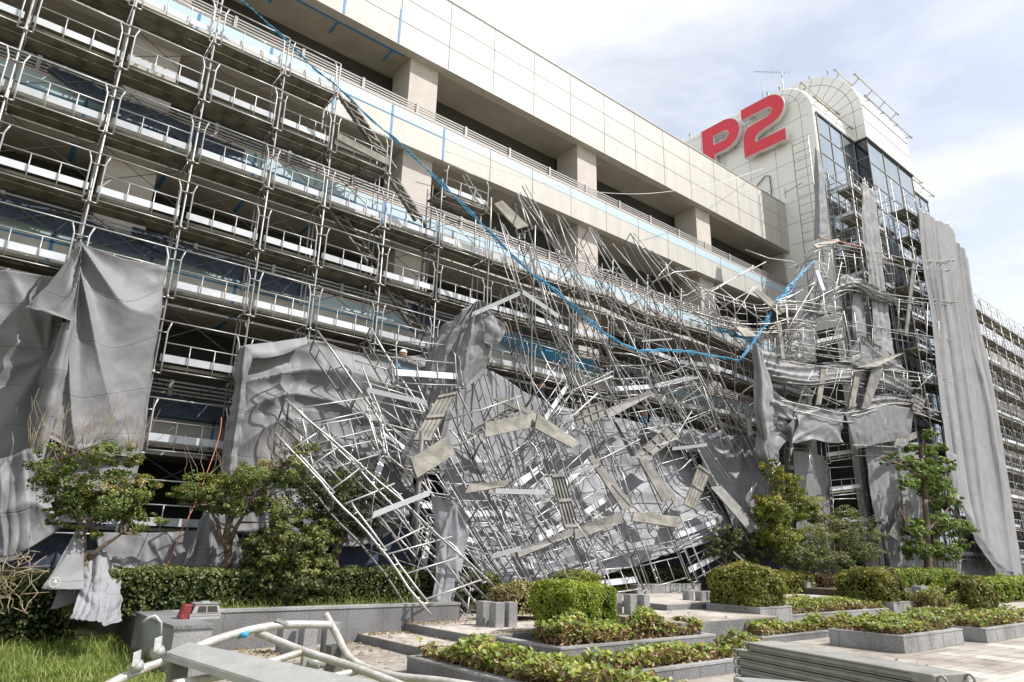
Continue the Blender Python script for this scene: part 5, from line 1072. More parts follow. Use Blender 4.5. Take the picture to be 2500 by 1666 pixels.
k = MB(); k.tube([at(2008,585,13.2), at(2050,590,13.1), at(2100,602,13.0)], .02, 5); tag(recentre(k.build('cord', ORANGE)), 'short red cord tied along the top sagging row by the tower', 'cord')

# ------------------------------------------------------------------ plants
def add_leaf(V, Fc, T, p, n, size, tint, long=1.6):
    n = n.normalized(); a = n.orthogonal().normalized(); a.rotate(Matrix.Rotation(random.random()*6.283, 3, n)); b = n.cross(a)
    i = len(V); L_ = size*long
    V += [tuple(p - b*L_*.5), tuple(p + a*size*.5 + n*size*.12), tuple(p + b*L_*.5), tuple(p - a*size*.5 + n*size*.12)]
    Fc.append((i, i+1, i+2, i+3)); T += [tint]*4
def leafmesh(name, V, Fc, T, m, parent=None):
    me = bpy.data.meshes.new(name); me.from_pydata(V, [], Fc); at_ = me.attributes.new('tint', 'FLOAT', 'POINT'); at_.data.foreach_set('value', T); me.materials.append(m)
    o = bpy.data.objects.new(name, me); C.objects.link(o)
    if parent: o.parent = parent
    return o
def rv(): 
    while True:
        v = Vector((random.uniform(-1, 1), random.uniform(-1, 1), random.uniform(-1, 1)))
        if .01 < v.length < 1: return v
def crown(parent, blobs, n, size, m, tint0=.45, base=Vector(), name='crown', up=.4):
    """blobs: (centre Vector, radius, flatten)"""
    V, Fc, T = [], [], []; tot = sum(b[1]**2 for b in blobs)
    for c, r, fl in blobs:
        ncl = max(4, int(n*(r*r/tot)/50))
        for _ in range(ncl):
            d = rv().normalized(); rad_ = r*random.uniform(.45, 1.06); cc = c + Vector((d.x*rad_, d.y*rad_, d.z*rad_*fl)); ct = random.gauss(0, .16)
            cs = r*random.uniform(.10, .28)
            for _ in range(50):
                q = rv(); p = cc + Vector((q.x*cs, q.y*cs, q.z*cs*.6)); nn = (d*.5 + rv()*.8 + Vector((0, 0, up)))
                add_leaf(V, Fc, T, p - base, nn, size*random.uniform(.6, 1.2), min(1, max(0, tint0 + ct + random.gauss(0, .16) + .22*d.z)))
    return leafmesh(name, V, Fc, T, m, parent)
def limb(k, p, q, r0, r1, wob=.06, n=6):
    pts = [p.lerp(q, i/n) + Vector((random.gauss(0, wob), random.gauss(0, wob), 0))*(0 < i < n) for i in range(n+1)]
    k.tube(pts, r0, 7, r2=r1); return pts
def tree(name, label, base, blobs, nleaf, leaf, m, trunk_r, limbs, twigs=0, tw_h=.8, cat_='tree', group=None, tint0=.45):
    e = empty(name, label, cat_, group, loc=base); k = MB()
    for pts, r0, r1 in limbs:
        for a, b in zip(pts[:-1], pts[1:]):
            i = pts.index(a); t0 = i/(len(pts)-1); t1 = (i+1)/(len(pts)-1); limb(k, Vector(a)-base, Vector(b)-base, r0+(r1-r0)*t0, r0+(r1-r0)*t1, .02, 4)
    path = [Vector(a).lerp(Vector(b_), t) - base for pts, _, _ in limbs for a, b_ in zip(pts[:-1], pts[1:]) for t in (.25, .6, .95)]
    lowz = max(p.z for p in path)*.3
    path = [p for p in path if p.z > lowz]
    for c, r, fl in blobs:
        for _ in range(3):
            d = rv().normalized(); tgt = c - base + d*r*.7; st = min(path, key=lambda p: (p-tgt).length + max(0, p.z-tgt.z)*1.5); limb(k, st, tgt, trunk_r*.3, .006, .03)
    k.build('trunk', BARK, e); crown(e, blobs, nleaf, leaf, m, base=base, tint0=tint0)
    if twigs:
        k = MB()
        for _ in range(twigs):
            c, r, fl = random.choice(blobs[:3]); p = c + Vector((random.uniform(-r, r), random.uniform(-r*.5, r*.5), r*fl*.6)) - base
            q = p + Vector((random.gauss(0, .18), random.gauss(0, .12), random.uniform(.4, 1)*tw_h)); limb(k, p, q, .006, .002, .02, 4)
        k.build('bare_twig', TWIG, e)
    return e
def A_(px, py, Y): return at(px, py, Y)
b = A_(212, 1440, 12.9)
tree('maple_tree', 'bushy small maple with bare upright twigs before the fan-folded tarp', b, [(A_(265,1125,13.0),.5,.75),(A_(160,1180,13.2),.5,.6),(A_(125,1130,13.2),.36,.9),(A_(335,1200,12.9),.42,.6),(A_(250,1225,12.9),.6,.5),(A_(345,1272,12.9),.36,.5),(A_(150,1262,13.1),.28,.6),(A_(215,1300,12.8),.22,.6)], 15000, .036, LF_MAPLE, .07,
     [([b, A_(205,1370,12.9), A_(200,1290,12.9), A_(190,1210,13.0)], .07, .03), ([A_(205,1365,12.9), A_(300,1300,12.8)], .045, .02), ([A_(200,1290,12.9), A_(160,1200,13.1), A_(145,1120,13.2)], .035, .012), ([A_(200,1300,12.9), A_(260,1200,12.9)], .035, .012)], twigs=70, tw_h=1.0, group='small maples behind the granite wall', tint0=.52)
b = A_(548, 1400, 13.6)
tree('maple_tree', 'spreading maple in front of the bundled middle tarp', b, [(A_(520,1190,13.6),.6,.45),(A_(620,1165,13.5),.65,.5),(A_(700,1150,13.4),.5,.6),(A_(740,1110,13.4),.38,.8),(A_(470,1205,13.6),.4,.45),(A_(650,1235,13.5),.5,.4),(A_(560,1235,13.6),.55,.35)], 17000, .036, LF_MAPLE, .08,
     [([b, A_(556,1330,13.6), A_(565,1240,13.6)], .10, .05), ([A_(553,1350,13.6), A_(535,1290,13.6), A_(510,1230,13.6)], .06, .02), ([A_(556,1330,13.6), A_(600,1240,13.5)], .06, .02)], twigs=36, tw_h=.8, group='small maples behind the granite wall', tint0=.56)
b = A_(815, 1440, 13.7)
tree('maple_tree', 'dark maple shaded beneath the toppled scaffold bay', b, [(A_(850,1190,13.7),.7,.7),(A_(780,1210,13.7),.7,.6),(A_(905,1200,13.7),.55,.6),(A_(830,1270,13.8),.8,.5),(A_(765,1280,13.7),.5,.6),(A_(900,1270,13.8),.4,.6)], 18000, .036, LF_DARK, .08,
     [([b, A_(818,1370,13.7), A_(822,1290,13.7)], .09, .05), ([A_(818,1370,13.7), A_(850,1290,13.7)], .05, .02)], group='small maples behind the granite wall')
b = A_(720, 1478, 12.9)
tree('round_bush', 'large rounded camellia bush growing from the granite bed', b, [(A_(715,1320,12.9),.62,1.0),(A_(665,1375,12.9),.50,1.0),(A_(765,1365,12.9),.50,1.0),(A_(715,1410,12.8),.65,.8),(A_(640,1330,13.0),.4,.9),(A_(790,1310,13.0),.32,.9)], 20000, .05, LF_DARK, .06, [([b, A_(715,1420,12.9)], .05, .03), ([b + Vector((.15, 0, 0)), A_(740,1400,12.9)], .04, .02)], cat_='shrub', tint0=.68)
# bare dry shrub at left edge
e = empty('dry_shrub', 'leafless pale brown shrub at the grass edge', 'shrub', loc=A_(0, 1500, 11.0)); k = MB()
for i in range(15):
    p = Vector((random.uniform(-.4, .3), 0, 0)); q = Vector((random.uniform(-.7, .55), random.uniform(-.2, .2), random.uniform(.4, 1.15))); pts = limb(k, p, q, .007, .003, .05)
    for _ in range(4):
        s = random.choice(pts[2:]); limb(k, s, s + Vector((random.gauss(0, .18), random.gauss(0, .08), random.gauss(.06, .1))), .007, .003, .02, 3)
k.build('branch', TWIG, e)

def hedge(name, label, x0, x1, y0, y1, z0, z1, n, leaf, m, rnd=.25, group=None, cat_='hedge', tint0=.5, rz=0, lump=.05):
    c = Vector(((x0+x1)/2, (y0+y1)/2, z0)); e = empty(name, label, cat_, group, loc=c); hx, hy, hz = (x1-x0)/2, (y1-y0)/2, (z1-z0)
    V, Fc, T = [], [], []
    areas = [2*hx*2*hy, 2*hx*hz, 2*hx*hz, 2*hy*hz, 2*hy*hz]; tot = sum(areas)
    def sd_(p):   # push to rounded box surface
        r = min(rnd, hx*.9, hy*.9, hz*.9); q = Vector((max(-hx+r, min(hx-r, p.x)), max(-hy+r, min(hy-r, p.y)), min(hz-r, p.z))); d = p-q
        return (q + d.normalized()*r, d.normalized()) if d.length > 1e-6 and p.z > 0 else (p, Vector((0, 0, 1)))
    for _ in range(n):
        t = random.random()*tot; i = 0
        while t > areas[i]: t -= areas[i]; i += 1
        a, b_ = random.uniform(-1, 1), random.random()
        if i == 0: p = Vector((a*hx, random.uniform(-1, 1)*hy, hz))
        elif i < 3: p = Vector((a*hx, -hy if i == 1 else hy, b_*hz))
        else: p = Vector((-hx if i == 3 else hx, a*hy, b_*hz))
        p, nn = sd_(p)
        wv = p + c; off = lump*(noise.noise(wv*2.2)*2 + noise.noise(wv*6)) - random.random()**2*.11 + (.05*random.random() if random.random() < .08 else 0)
        p = p + nn*off
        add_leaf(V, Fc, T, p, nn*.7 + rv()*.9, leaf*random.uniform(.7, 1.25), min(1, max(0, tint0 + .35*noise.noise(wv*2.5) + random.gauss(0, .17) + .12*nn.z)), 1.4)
    leafmesh('foliage', V, Fc, T, m, e)
    k = MB(); i_ = .09; k.box(-hx+i_, hx-i_, -hy+i_, hy-i_, 0, hz-i_); o = k.build('shade_core', CORE, e); bev(o, min(rnd*.8, hx*.5, hy*.5), 3)  # near-black box under the leaves paints the hedge's inner shade
    return e
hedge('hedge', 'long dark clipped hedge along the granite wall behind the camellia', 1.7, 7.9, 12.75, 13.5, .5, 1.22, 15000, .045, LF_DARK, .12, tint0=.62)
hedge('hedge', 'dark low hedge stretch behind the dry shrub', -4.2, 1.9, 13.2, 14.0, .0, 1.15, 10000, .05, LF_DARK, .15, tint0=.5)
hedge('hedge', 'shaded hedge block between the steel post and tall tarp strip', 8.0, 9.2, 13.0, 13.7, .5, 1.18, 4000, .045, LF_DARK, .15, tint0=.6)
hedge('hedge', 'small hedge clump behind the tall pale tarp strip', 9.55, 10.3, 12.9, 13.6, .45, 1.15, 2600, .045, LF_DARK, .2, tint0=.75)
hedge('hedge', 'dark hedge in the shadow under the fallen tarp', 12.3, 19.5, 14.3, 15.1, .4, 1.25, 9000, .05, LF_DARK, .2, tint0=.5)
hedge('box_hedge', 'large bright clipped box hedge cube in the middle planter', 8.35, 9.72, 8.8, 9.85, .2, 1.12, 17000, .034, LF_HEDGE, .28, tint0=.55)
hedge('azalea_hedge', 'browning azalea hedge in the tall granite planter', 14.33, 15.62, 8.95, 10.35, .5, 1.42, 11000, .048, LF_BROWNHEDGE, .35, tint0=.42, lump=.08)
b2 = A_(2150, 1466, 9.6)
hedge('azalea_hedge', 'greener azalea hedge at the far end of the ivy planter', 20.75, 22.25, 9.0, 10.5, .45, 1.34, 9000, .055, LF_BROWNHEDGE, .35, tint0=.36, lump=.08)
b3 = A_(2385, 1500, 8.3)
hedge('azalea_hedge', 'rounded azalea hedge near the picture edge', 24.0, 25.7, 7.75, 8.75, .1, 1.15, 9000, .055, LF_BROWNHEDGE, .4, tint0=.33, lump=.08)
b4 = A_(2480, 1470, 9.0)
hedge('azalea_hedge', 'low hedge running out past the curtain foot', b4.x - 2.5, b4.x + 6, 9.5, 10.4, .2, 1.08, 9000, .06, LF_HEDGE, .3, tint0=.4, lump=.08)
b5 = A_(2260, 1445, 10.8)
hedge('hedge', 'low leafy hedge under the podocarp trunk', b5.x - 3.2, b5.x + 3.6, 10.7, 11.6, .6, 1.32, 9000, .06, LF_HEDGE, .3, tint0=.3, lump=.08)
b6 = A_(1415, 1415, 13.1)
hedge('yellow_bush', 'small yellowish bush peeping over the box hedge', b6.x - .65, b6.x + .65, 12.8, 13.6, .4, 1.18, 2200, .05, LF_YEL, .35, cat_='shrub')
b7 = A_(2000, 1500, 12.0)
hedge('azalea_hedge', 'small reddish azalea mound behind the ivy planter', A_(2040,1420,11.8).x - .8, A_(2040,1420,11.8).x + 1.0, 11.5, 12.3, .5, 1.15, 3000, .06, LF_DEAD, .3, cat_='shrub')
hedge('azalea_hedge', 'small green azalea mound beside the far stools', A_(1945,1410,12.2).x - 1.2, A_(1945,1410,12.2).x + .8, 11.9, 12.7, .5, 1.22, 3500, .06, LF_BROWNHEDGE, .3, cat_='shrub')
b8 = A_(1260, 1470, 11.6)
hedge('azalea_hedge', 'reddish azalea clump left of the box hedge', b8.x - .45, b8.x + .95, 11.2, 12.1, .4, .98, 2800, .06, LF_DEAD, .25, cat_='shrub', tint0=.75)
# right hand trees
b = A_(2268, 1425, 11.9)
PB = [(2250,1100,.55),(2225,1135,.5),(2290,1140,.6),(2320,1130,.3),(2215,1180,.45),(2280,1190,.65),(2310,1225,.6),(2340,1290,.6),(2280,1280,.7),(2230,1290,.55),(2350,1330,.4),(2240,1340,.6),(2300,1345,.6),(2260,1160,.6),(2180,1115,.25),(2165,1125,.25),(2270,1060,.35),(2300,1090,.3)]
tree('podocarp_tree', 'upright podocarp tree with layered bright foliage beside the curtain tarp', b, [(A_(x, y, 11.9 + random.uniform(-.4, .4)), r*1.25, .55) for x, y, r in PB], 30000, .07, LF_PODO, .16,
     [([b, A_(2262,1330,11.9), A_(2258,1220,11.9), A_(2250,1120,11.9), A_(2255,1060,11.9)], .17, .05), ([A_(2255,1170,11.9), A_(2200,1135,11.9), A_(2150,1118,11.9)], .06, .025), ([A_(2262,1300,11.9), A_(2320,1235,11.9)], .07, .02), ([A_(2262,1330,11.9), A_(2205,1290,11.9)], .06, .02)], tint0=.5)
b = A_(1905, 1420, 12.6)
tree('yellowing_tree', 'small yellow-green tree against the grey tower tarps', b, [(A_(1915,1180,12.7),.7,.8),(A_(1880,1150,12.7),.45,.8),(A_(1950,1230,12.7),.8,.6),(A_(1900,1250,12.7),.9,.6),(A_(1980,1260,12.7),.6,.5),(A_(1870,1240,12.7),.6,.8),(A_(1900,1310,12.7),.9,.6)], 22000, .055, LF_YEL, .08, [([b, A_(1905,1330,12.6), A_(1910,1230,12.6)], .08, .04)], tint0=.5)
b = A_(2040, 1430, 12.2)
tree('spreading_bush', 'dark green spreading bush in front of the tower door', b, [(A_(2040,1300,12.2),.9,.6),(A_(1980,1320,12.2),.9,.6),(A_(2100,1310,12.2),.9,.6),(A_(1940,1360,12.2),.8,.6),(A_(2090,1350,12.1),.9,.5),(A_(2010,1370,12.0),.9,.5),(A_(2060,1260,12.2),.7,.6),(A_(2140,1270,12.2),.3,.5)], 24000, .042, LF_DARK, .07, [([b, A_(2035,1370,12.2), A_(2030,1310,12.2)], .08, .04)], cat_='shrub', tint0=.72)
b = A_(1770, 1430, 13.4)
tree('dark_bush', 'dark bush growing in shade behind the stone stools', b, [(A_(1770,1320,13.4),.6,.8),(A_(1810,1310,13.4),.6,.8),(A_(1740,1340,13.4),.5,.7),(A_(1800,1365,13.4),.6,.6),(A_(1845,1340,13.2),.6,.8)], 10000, .045, LF_DARK, .05, [([b, A_(1770,1350,13.4)], .06, .03)], cat_='shrub', tint0=.5)

# ivy beds
def ivybed(label, x0, x1, y0, y1, z, h, n, density=1.0, m=LF_IVY, dead=True):
    c = Vector(((x0+x1)/2, (y0+y1)/2, z)); e = empty('ivy_bed', label, 'ivy', 'ivy beds in the planters', loc=c)
    V, Fc, T = [], [], []; V2, F2, T2_ = [], [], []
    for _ in range(n):
        x = random.uniform(x0, x1); y = random.uniform(y0, y1); g = noise.noise(Vector((x*1.6, y*1.6, z)))
        hh = h*(.85 + .75*g); zz = hh*random.uniform(.45, 1.1)
        if g < -.25 and random.random() < .8: continue
        tt = min(1, max(0, .45 + .45*noise.noise(Vector((x*3, y*3, 5))) + random.gauss(0, .18)))
        add_leaf(V, Fc, T, Vector((x, y, z + zz)) - c, Vector((random.gauss(0, .55), random.gauss(-.25, .55), 1)), random.uniform(.04, .10), tt, 1.05)
    for _ in range(int(n*1.8)):
        x = random.uniform(x0, x1); y = random.uniform(y0, y1); g = noise.noise(Vector((x*1.6, y*1.6, z))); hh = h*(.85 + .75*g)
        add_leaf(V2, F2, T2_, Vector((x, y, z + hh*random.uniform(0, .95))) - c, rv(), random.uniform(.03, .06), random.random(), 2.0)
    leafmesh('leaves', V, Fc, T, m, e)
    if dead: leafmesh('dry_stems', V2, F2, T2_, LF_DEAD, e)
    k = MB(); k.box(x0 - c.x + .05, x1 - c.x - .05, y0 - c.y + .05, y1 - c.y - .05, 0, .03); k.build('soil', SOIL, e)
    return e
def planter(label, x0, x1, y0, y1, z0, z1, w=.14, m=GRAN, joints=.6, inner=None):
    e = empty('stone_planter', label, 'planter', 'granite planters', loc=((x0+x1)/2, (y0+y1)/2, z0)); c = Vector(e.location)
    k = MB()
    def bx(a, b_, c_, d, z_0, z_1): k.box(a-c.x, b_-c.x, c_-c.y, d-c.y, z_0-c.z, z_1-c.z)
    bx(x0, x1, y0, y0+w, z0, z1-.03); bx(x0, x1, y1-w, y1, z0, z1-.03); bx(x0, x0+w, y0+w, y1-w, z0, z1-.03); bx(x1-w, x1, y0+w, y1-w, z0, z1-.03)
    k.build('wall', m, e)
    k = MB(); o_ = .008
    bx(x0-o_, x1+o_, y0-o_, y0+w+o_, z1-.03, z1); bx(x0-o_, x1+o_, y1-w-o_, y1+o_, z1-.03, z1); bx(x0-o_, x0+w+o_, y0+w+o_, y1-w-o_, z1-.03, z1); bx(x1-w-o_, x1+o_, y0+w+o_, y1-w-o_, z1-.03, z1)
    o = k.build('coping', GRANL, e)
    k = MB(); x = x0 + joints
    while x < x1-.05: bx(x, x+.008, y0-.0035, y0+.002, z0+.01, z1-.031); x += joints
    y = y0 + joints
    while y < y1-.05: bx(x0-.0035, x0+.002, y, y+.008, z0+.01, z1-.031); y += joints
    if k.f: bx(x0-.003, x1+.003, y0-.003, y1+.003, z0+.002, z0+.009); k.build('joint', JOINT, e)
    k = MB(); bx(x0+w, x1-w, y0+w, y1-w, z0, z1-.06); k.build('soil', SOIL, e)
    return e
planter('low granite planter running out of frame before the middle planter', 5.35, 6.15, 3.5, 8.85, 0.0, .20)
planter('low granite planter along the plaza front with patchy ivy', 6.16, 10.6, 6.35, 7.15, 0.0, .18)
planter('granite planter holding the big box hedge', 7.6, 11.5, 8.15, 10.2, 0.0, .24)
planter('tall granite planter holding the browning azalea hedge', 14.25, 15.55, 8.9, 10.3, .12, .57, m=GRANL)
planter('long granite planter with reddish ivy between two hedges', 15.57, 20.85, 9.0, 10.3, .12, .36, m=GRANL)
planter('granite planter corner under the greener azalea hedge', 20.87, 22.2, 8.9, 10.3, .12, .52, m=GRANL)
planter('weedy low granite planter behind the plank stack', 12.8, 18.2, 8.0, 8.44, 0.0, .14)
planter('granite planter of yellow ivy right of the plank stack', 14.05, 16.9, 5.9, 7.3, 0.0, .30, m=GRANL)
planter('granite planter of ivy at the picture edge', 17.6, 22.5, 5.7, 6.9, 0.0, .28, m=GRANL)
planter('granite planter of ivy below the rounded azalea', 17.9, 22.8, 7.25, 8.2, 0.0, .24, m=GRANL)
ivybed('dense ivy strip in the foremost planter', 5.45, 6.1, 4.0, 8.75, .14, .30, 2600)
ivybed('patchy ivy clumps in the plaza-front planter', 6.2, 10.5, 6.45, 7.05, .12, .26, 1900)
ivybed('dense browning ivy in front of the box hedge', 7.72, 11.3, 8.25, 8.95, .18, .38, 4600)
ivybed('reddish ivy between the two azalea hedges', 15.7, 20.75, 9.1, 10.2, .30, .32, 4600)
ivybed('weedy bright green ivy behind the plank stack', 12.9, 18.1, 8.05, 8.42, .08, .26, 2000)
ivybed('yellow ivy right of the plank stack', 14.15, 16.8, 6.0, 7.2, .24, .24, 2600)
ivybed('yellow ivy at the picture edge', 17.7, 22.4, 5.8, 6.8, .22, .27, 2600)
ivybed('ivy below the rounded azalea hedge', 18.0, 22.7, 7.35, 8.1, .18, .27, 2600)
ivybed('ivy behind the rounded azalea hedge', A_(2270,1470,8.9).x - 1.2, A_(2270,1470,8.9).x + 1.4, 8.3, 9.2, .2, .55, 2400)
# grass
V, Fc, T = [], [], []
for _ in range(70000):
    x = random.uniform(-3.4, 2.62); y = 6.5 + 7.2*random.random()**.8
    if x > 2.3 and random.random() < .3: continue
    g = noise.noise(Vector((x*.9, y*.9, 0)))
    if g < -.18 and random.random() < .85: continue
    h = random.uniform(.04, .12)*(1 + .8*g) + (.12*random.random() if random.random() < .12 else 0); h *= 1.5 if y > 10 else 1
    a = random.random()*6.283; d = Vector((math.cos(a), math.sin(a), 0)); s = Vector((-d.y, d.x, 0))*.005; p = Vector((x, y, 0.02)); i = len(V)
    md = p + d*h*.3 + Vector((0, 0, h*.65)); V += [tuple(p - s), tuple(p + s), tuple(md + s*.8), tuple(md - s*.8), tuple(p + d*h*.8 + Vector((0, 0, h*.9)))]; Fc += [(i, i+1, i+2, i+3), (i+3, i+2, i+4)]; T += [min(1, max(0, .5 + .4*g + random.gauss(0, .2)))]*5
for _ in range(9000):   # weeds on the wall bed edge
    x = random.uniform(3.6, 8.3) if random.random() < .7 else random.uniform(12, 19); y = 12.22 + random.random()*.5 if x < 9 else 14.1 + random.random()*.2; z = .52
    h = random.uniform(.03, .12) + (.2*random.random() if random.random() < .1 else 0) + (.15 if x > 9 else 0); a = random.random()*6.283; d = Vector((math.cos(a), math.sin(a), 0)); s = Vector((-d.y, d.x, 0))*.005; p = Vector((x, y, z)); i = len(V)
    md = p + d*h*.3 + Vector((0, 0, h*.65)); V += [tuple(p - s), tuple(p + s), tuple(md + s*.8), tuple(md - s*.8), tuple(p + d*h*.8 + Vector((0, 0, h*.9)))]; Fc += [(i, i+1, i+2, i+3), (i+3, i+2, i+4)]; T += [random.random()]*5
o = leafmesh('grass', V, Fc, T, LF_GRASS); tag(o, 'rough bright green grass on the lawn and bed edges', 'grass', kind='stuff')
V, Fc, T = [], [], []
for _ in range(3600):   # leaf litter on paving
    x = random.uniform(2.6, 13); y = random.choice([random.uniform(11.2, 12.0), random.uniform(7, 12), random.uniform(5, 9)])
    if noise.noise(Vector((x*1.1, y*1.3, 3))) < .05 and random.random() < .85: continue
    z = .008 if x < 6.2 or y < 8.55 else (.145 if x < 7.15 or y < 9.7 else .285)
    if x > 10.9 and y > 8.45: z = .435
    add_leaf(V, Fc, T, Vector((x, y, z + .008)), Vector((random.gauss(0, .3), random.gauss(0, .3), 1)), random.uniform(.02, .05), random.random(), 1.6)
for _ in range(900):
    x = random.uniform(2.7, 6.1); y = random.gauss(11.4, .5) if random.random() < .6 else random.uniform(6.5, 11)
    add_leaf(V, Fc, T, Vector((x, y, .016)), Vector((random.gauss(0, .4), random.gauss(0, .4), 1)), random.uniform(.02, .045), random.random()**.5, 1.8)
for _ in range(1200):
    x = random.uniform(6.2, 10); y = random.choice([random.gauss(11.8, .15), 8.6 + random.random()*.2, 9.75 + random.random()*.15]); z = .145 if x < 7.15 or y < 9.7 else .285
    add_leaf(V, Fc, T, Vector((x, y, z)), Vector((random.gauss(0, .4), random.gauss(0, .4), 1)), random.uniform(.015, .04), random.random(), 1.8)
o = leafmesh('leaf_litter', V, Fc, T, LF_DEAD); tag(o, 'torn leaves scattered over the paving', 'leaf litter', kind='stuff')

k = MB()
for _ in range(150):
    x = random.choice([random.uniform(2.7, 6.0), random.uniform(6.3, 12)]); y = random.uniform(8.7, 11.9) if x > 6.2 else random.uniform(6, 11.9); z = .012 if x < 6.2 else (.15 if x < 7.15 or y < 9.7 else .29)
    if x > 10.9 and y > 8.45: z = .44
    a = random.random()*6.28; l_ = random.uniform(.05, .28); p = Vector((x, y, z)); k.tube([p, p + Vector((math.cos(a)*l_*.5, math.sin(a)*l_*.5, .015)), p + Vector((math.cos(a+.4)*l_, math.sin(a+.4)*l_, 0))], random.uniform(.002, .005), 4)
tag(k.build('twig_litter', TWIG), 'broken twigs scattered over the paving', 'twig litter', kind='stuff')
# ------------------------------------------------------------------ granite wall, pedestal, stools
e = empty('granite_wall', 'long dark granite retaining wall with stone coping below the hedge', 'wall', loc=(3.5, 12.0, 0))
k = MB(); k.box(-.55, 4.9, 0, .25, -.1, .57); k.build('wall_face', GRAN, e); k = MB(); k.box(-.57, 4.92, -.015, .28, .57, .61); k.build('coping', GRANL, e)
k = MB(); x = .3
while x < 4.8: k.box(x, x+.008, -.0035, .002, 0, .568); x += .72
k.build('joint', JOINT, e)
e = empty('granite_pier', 'broad granite pier end with dark polished top beside the lawn', 'wall', loc=(2.5, 9.75, 0))
k = MB(); k.box(0, .46, 0, 2.24, -.1, .585); k.build('pier_body', GRANL, e); k = MB(); k.box(-.02, .48, -.02, 2.24, .585, .625); k.build('coping', GRAN, e)
e = empty('granite_low_wall', 'low pale granite kerb wall at the back of the terrace', 'wall', loc=(15.6, 13.6, 0)); k = MB(); k.box(0, 3.0, 0, .25, .2, .78); k.build('wall_face', GRANL, e); k = MB(); k.box(-.01, 3.01, -.01, .26, .78, .81); k.build('coping', GRANL, e)
k = MB(); 
for x in (.75, 1.5, 2.25): k.box(x, x+.008, -.0035, .002, .2, .779)
k.build('joint', JOINT, e)
def stool(p, h, w, label, g):
    k = MB(); k.box(-w/2, w/2, -w/2, w/2, 0, h); o = k.build('stone_stool', GRANL); bev(o, .006, 2); o.location = p; o.rotation_euler.z = random.gauss(0, .04); tag(o, label, 'stool', g)
def cluster(px, py, z, h, w, who, offs=((-.34, .16), (0, 0), (.36, .1))):
    c = atz(px, py, z)
    for (dx, dy), nm in zip(offs, ('rear', 'front', 'outer')): stool((c.x + dx, c.y + dy, z - .005), h, w, f'{nm} square granite stool {who}', 'square granite stools')
cluster(1212, 1531, .277, .43, .21, 'in the trio left of the box hedge', ((-.03, .36), (0, 0), (.29, -.02)))
cluster(1540, 1501, .427, .40, .2, 'in the trio right of the box hedge', ((-.14, .29), (0, 0), (.26, -.12)))
cluster(1712, 1481, .425, .36, .2, 'in the trio beside the browning azalea', ((-.05, .34), (0, 0), (.27, -.02)))
cluster(1965, 1446, .60, .30, .3, 'in the distant trio behind the reddish ivy', ((-.5, .3), (0, 0), (.5, .1)))
cluster(2245, 1468, .50, .42, .26, 'in the distant trio by the greener azalea', ((-.5, .3), (0, 0), (.5, .1)))
cluster(745, 1597, .002, .46, .22, 'behind the bent foreground frame', ((-.22, .30), (.02, .02), (.36, -.08)))
k = MB(); p = at(382, 0, 13)
k = MB(); k.tube([(8.05, 13.3, .5), (8.05, 13.3, 4.2)], .06, 10); tag(recentre(k.build('steel_post', STEELD)), 'grey steel post standing between the dark hedges', 'post')
k = MB(); q = A_(2170, 1400, 12.7); k.tube([q, Vector((q.x, q.y, A_(2150, 1290, 12.7).z))], .10, 8); tag(recentre(k.build('steel_post', FRAME)), 'black post behind the spreading bush', 'post')
# red and grey lamp box
e = empty('lamp_box', 'broken red and grey plastic lamp housing with two dark windows behind the pier', 'lamp', loc=A_(478, 1515, 10.55)); e.rotation_euler.z = R(-4); e.scale = (.88, .88, .88)
k = MB(); k.obox(Vector((-.10, 0, 0)), Vector((.46, 0, 0)), Vector((.0, .30, 0)), Vector((0, 0, .09))); b_ = k.build('base', GREYP, e); bev(b_, .015)
k = MB(); k.prism([(-.08, .0905), (.36, .0905), (.31, .235), (-.03, .235)], 'Y', .0, .28); b_ = k.build('housing', GREYP, e); bev(b_, .012)
k = MB(); k.box(-.05, .33, -.01, .30, .236, .25); k.build('lid', STEELB, e)
k = MB(); k.prism([(.0, .115), (.135, .115), (.13, .205), (.02, .205)], 'Y', -.004, -.0005); k.prism([(.155, .115), (.31, .115), (.285, .205), (.15, .205)], 'Y', -.004, -.0005); k.build('window', DGLASS, e)
k = MB(); k.prism([(-.25, .02), (-.105, .01), (-.06, .23), (-.19, .23)], 'Y', .02, .26); b_ = k.build('red_end', REDP, e); bev(b_, .02)
k = MB(); k.box(.08, .2, .1, .2, .251, .27); k.build('knob', GREYP, e)
k = MB(); k.box(-.07, .37, -.006, -.001, .065, .085); k.build('trim', STEELB, e)

# ------------------------------------------------------------------ foreground bent guard frame
fgf = empty('bent_guard_frame', 'bent white guard frame with aluminium toe plate lying in the foreground', 'guard frame', loc=atd(780, 1560, 3.3)); fb = Vector(fgf.location)
def fgt(name, pts, r, m=WPAINT, n=14):
    P_ = [atd(*p) - fb for p in pts]; dn = [cat(P_[max(0, i-1)], P_[i], P_[i+1], P_[min(len(P_)-1, i+2)], j/8) for i in range(len(P_)-1) for j in range(8)] + [P_[-1]]
    k = MB(); k.tube(dn, r, n); return k.build(name, m, fgf)
fgt('outer_tube', [(180,1720,2.9),(300,1655,3.0),(440,1597,3.1),(560,1552,3.2),(680,1527,3.3),(810,1526,3.4)], .0165)
fgt('curved_tube', [(795,1500,3.45),(822,1550,3.4),(860,1612,3.3),(950,1648,3.2),(1080,1664,3.1),(1250,1690,3.0)], .016)
fgt('middle_tube', [(628,1545,3.28),(740,1590,3.2),(850,1625,3.1),(970,1670,3.0),(1060,1710,2.95)], .016)
fgt('cross_tube', [(650,1620,3.15),(738,1592,3.2)], .014); fgt('cross_tube', [(815,1652,3.05),(876,1638,3.1)], .014); fgt('cross_tube', [(700,1630,3.3),(780,1624,3.3)], .015)
fgt('cross_tube', [(420,1672,2.95),(570,1645,3.05)], .015)
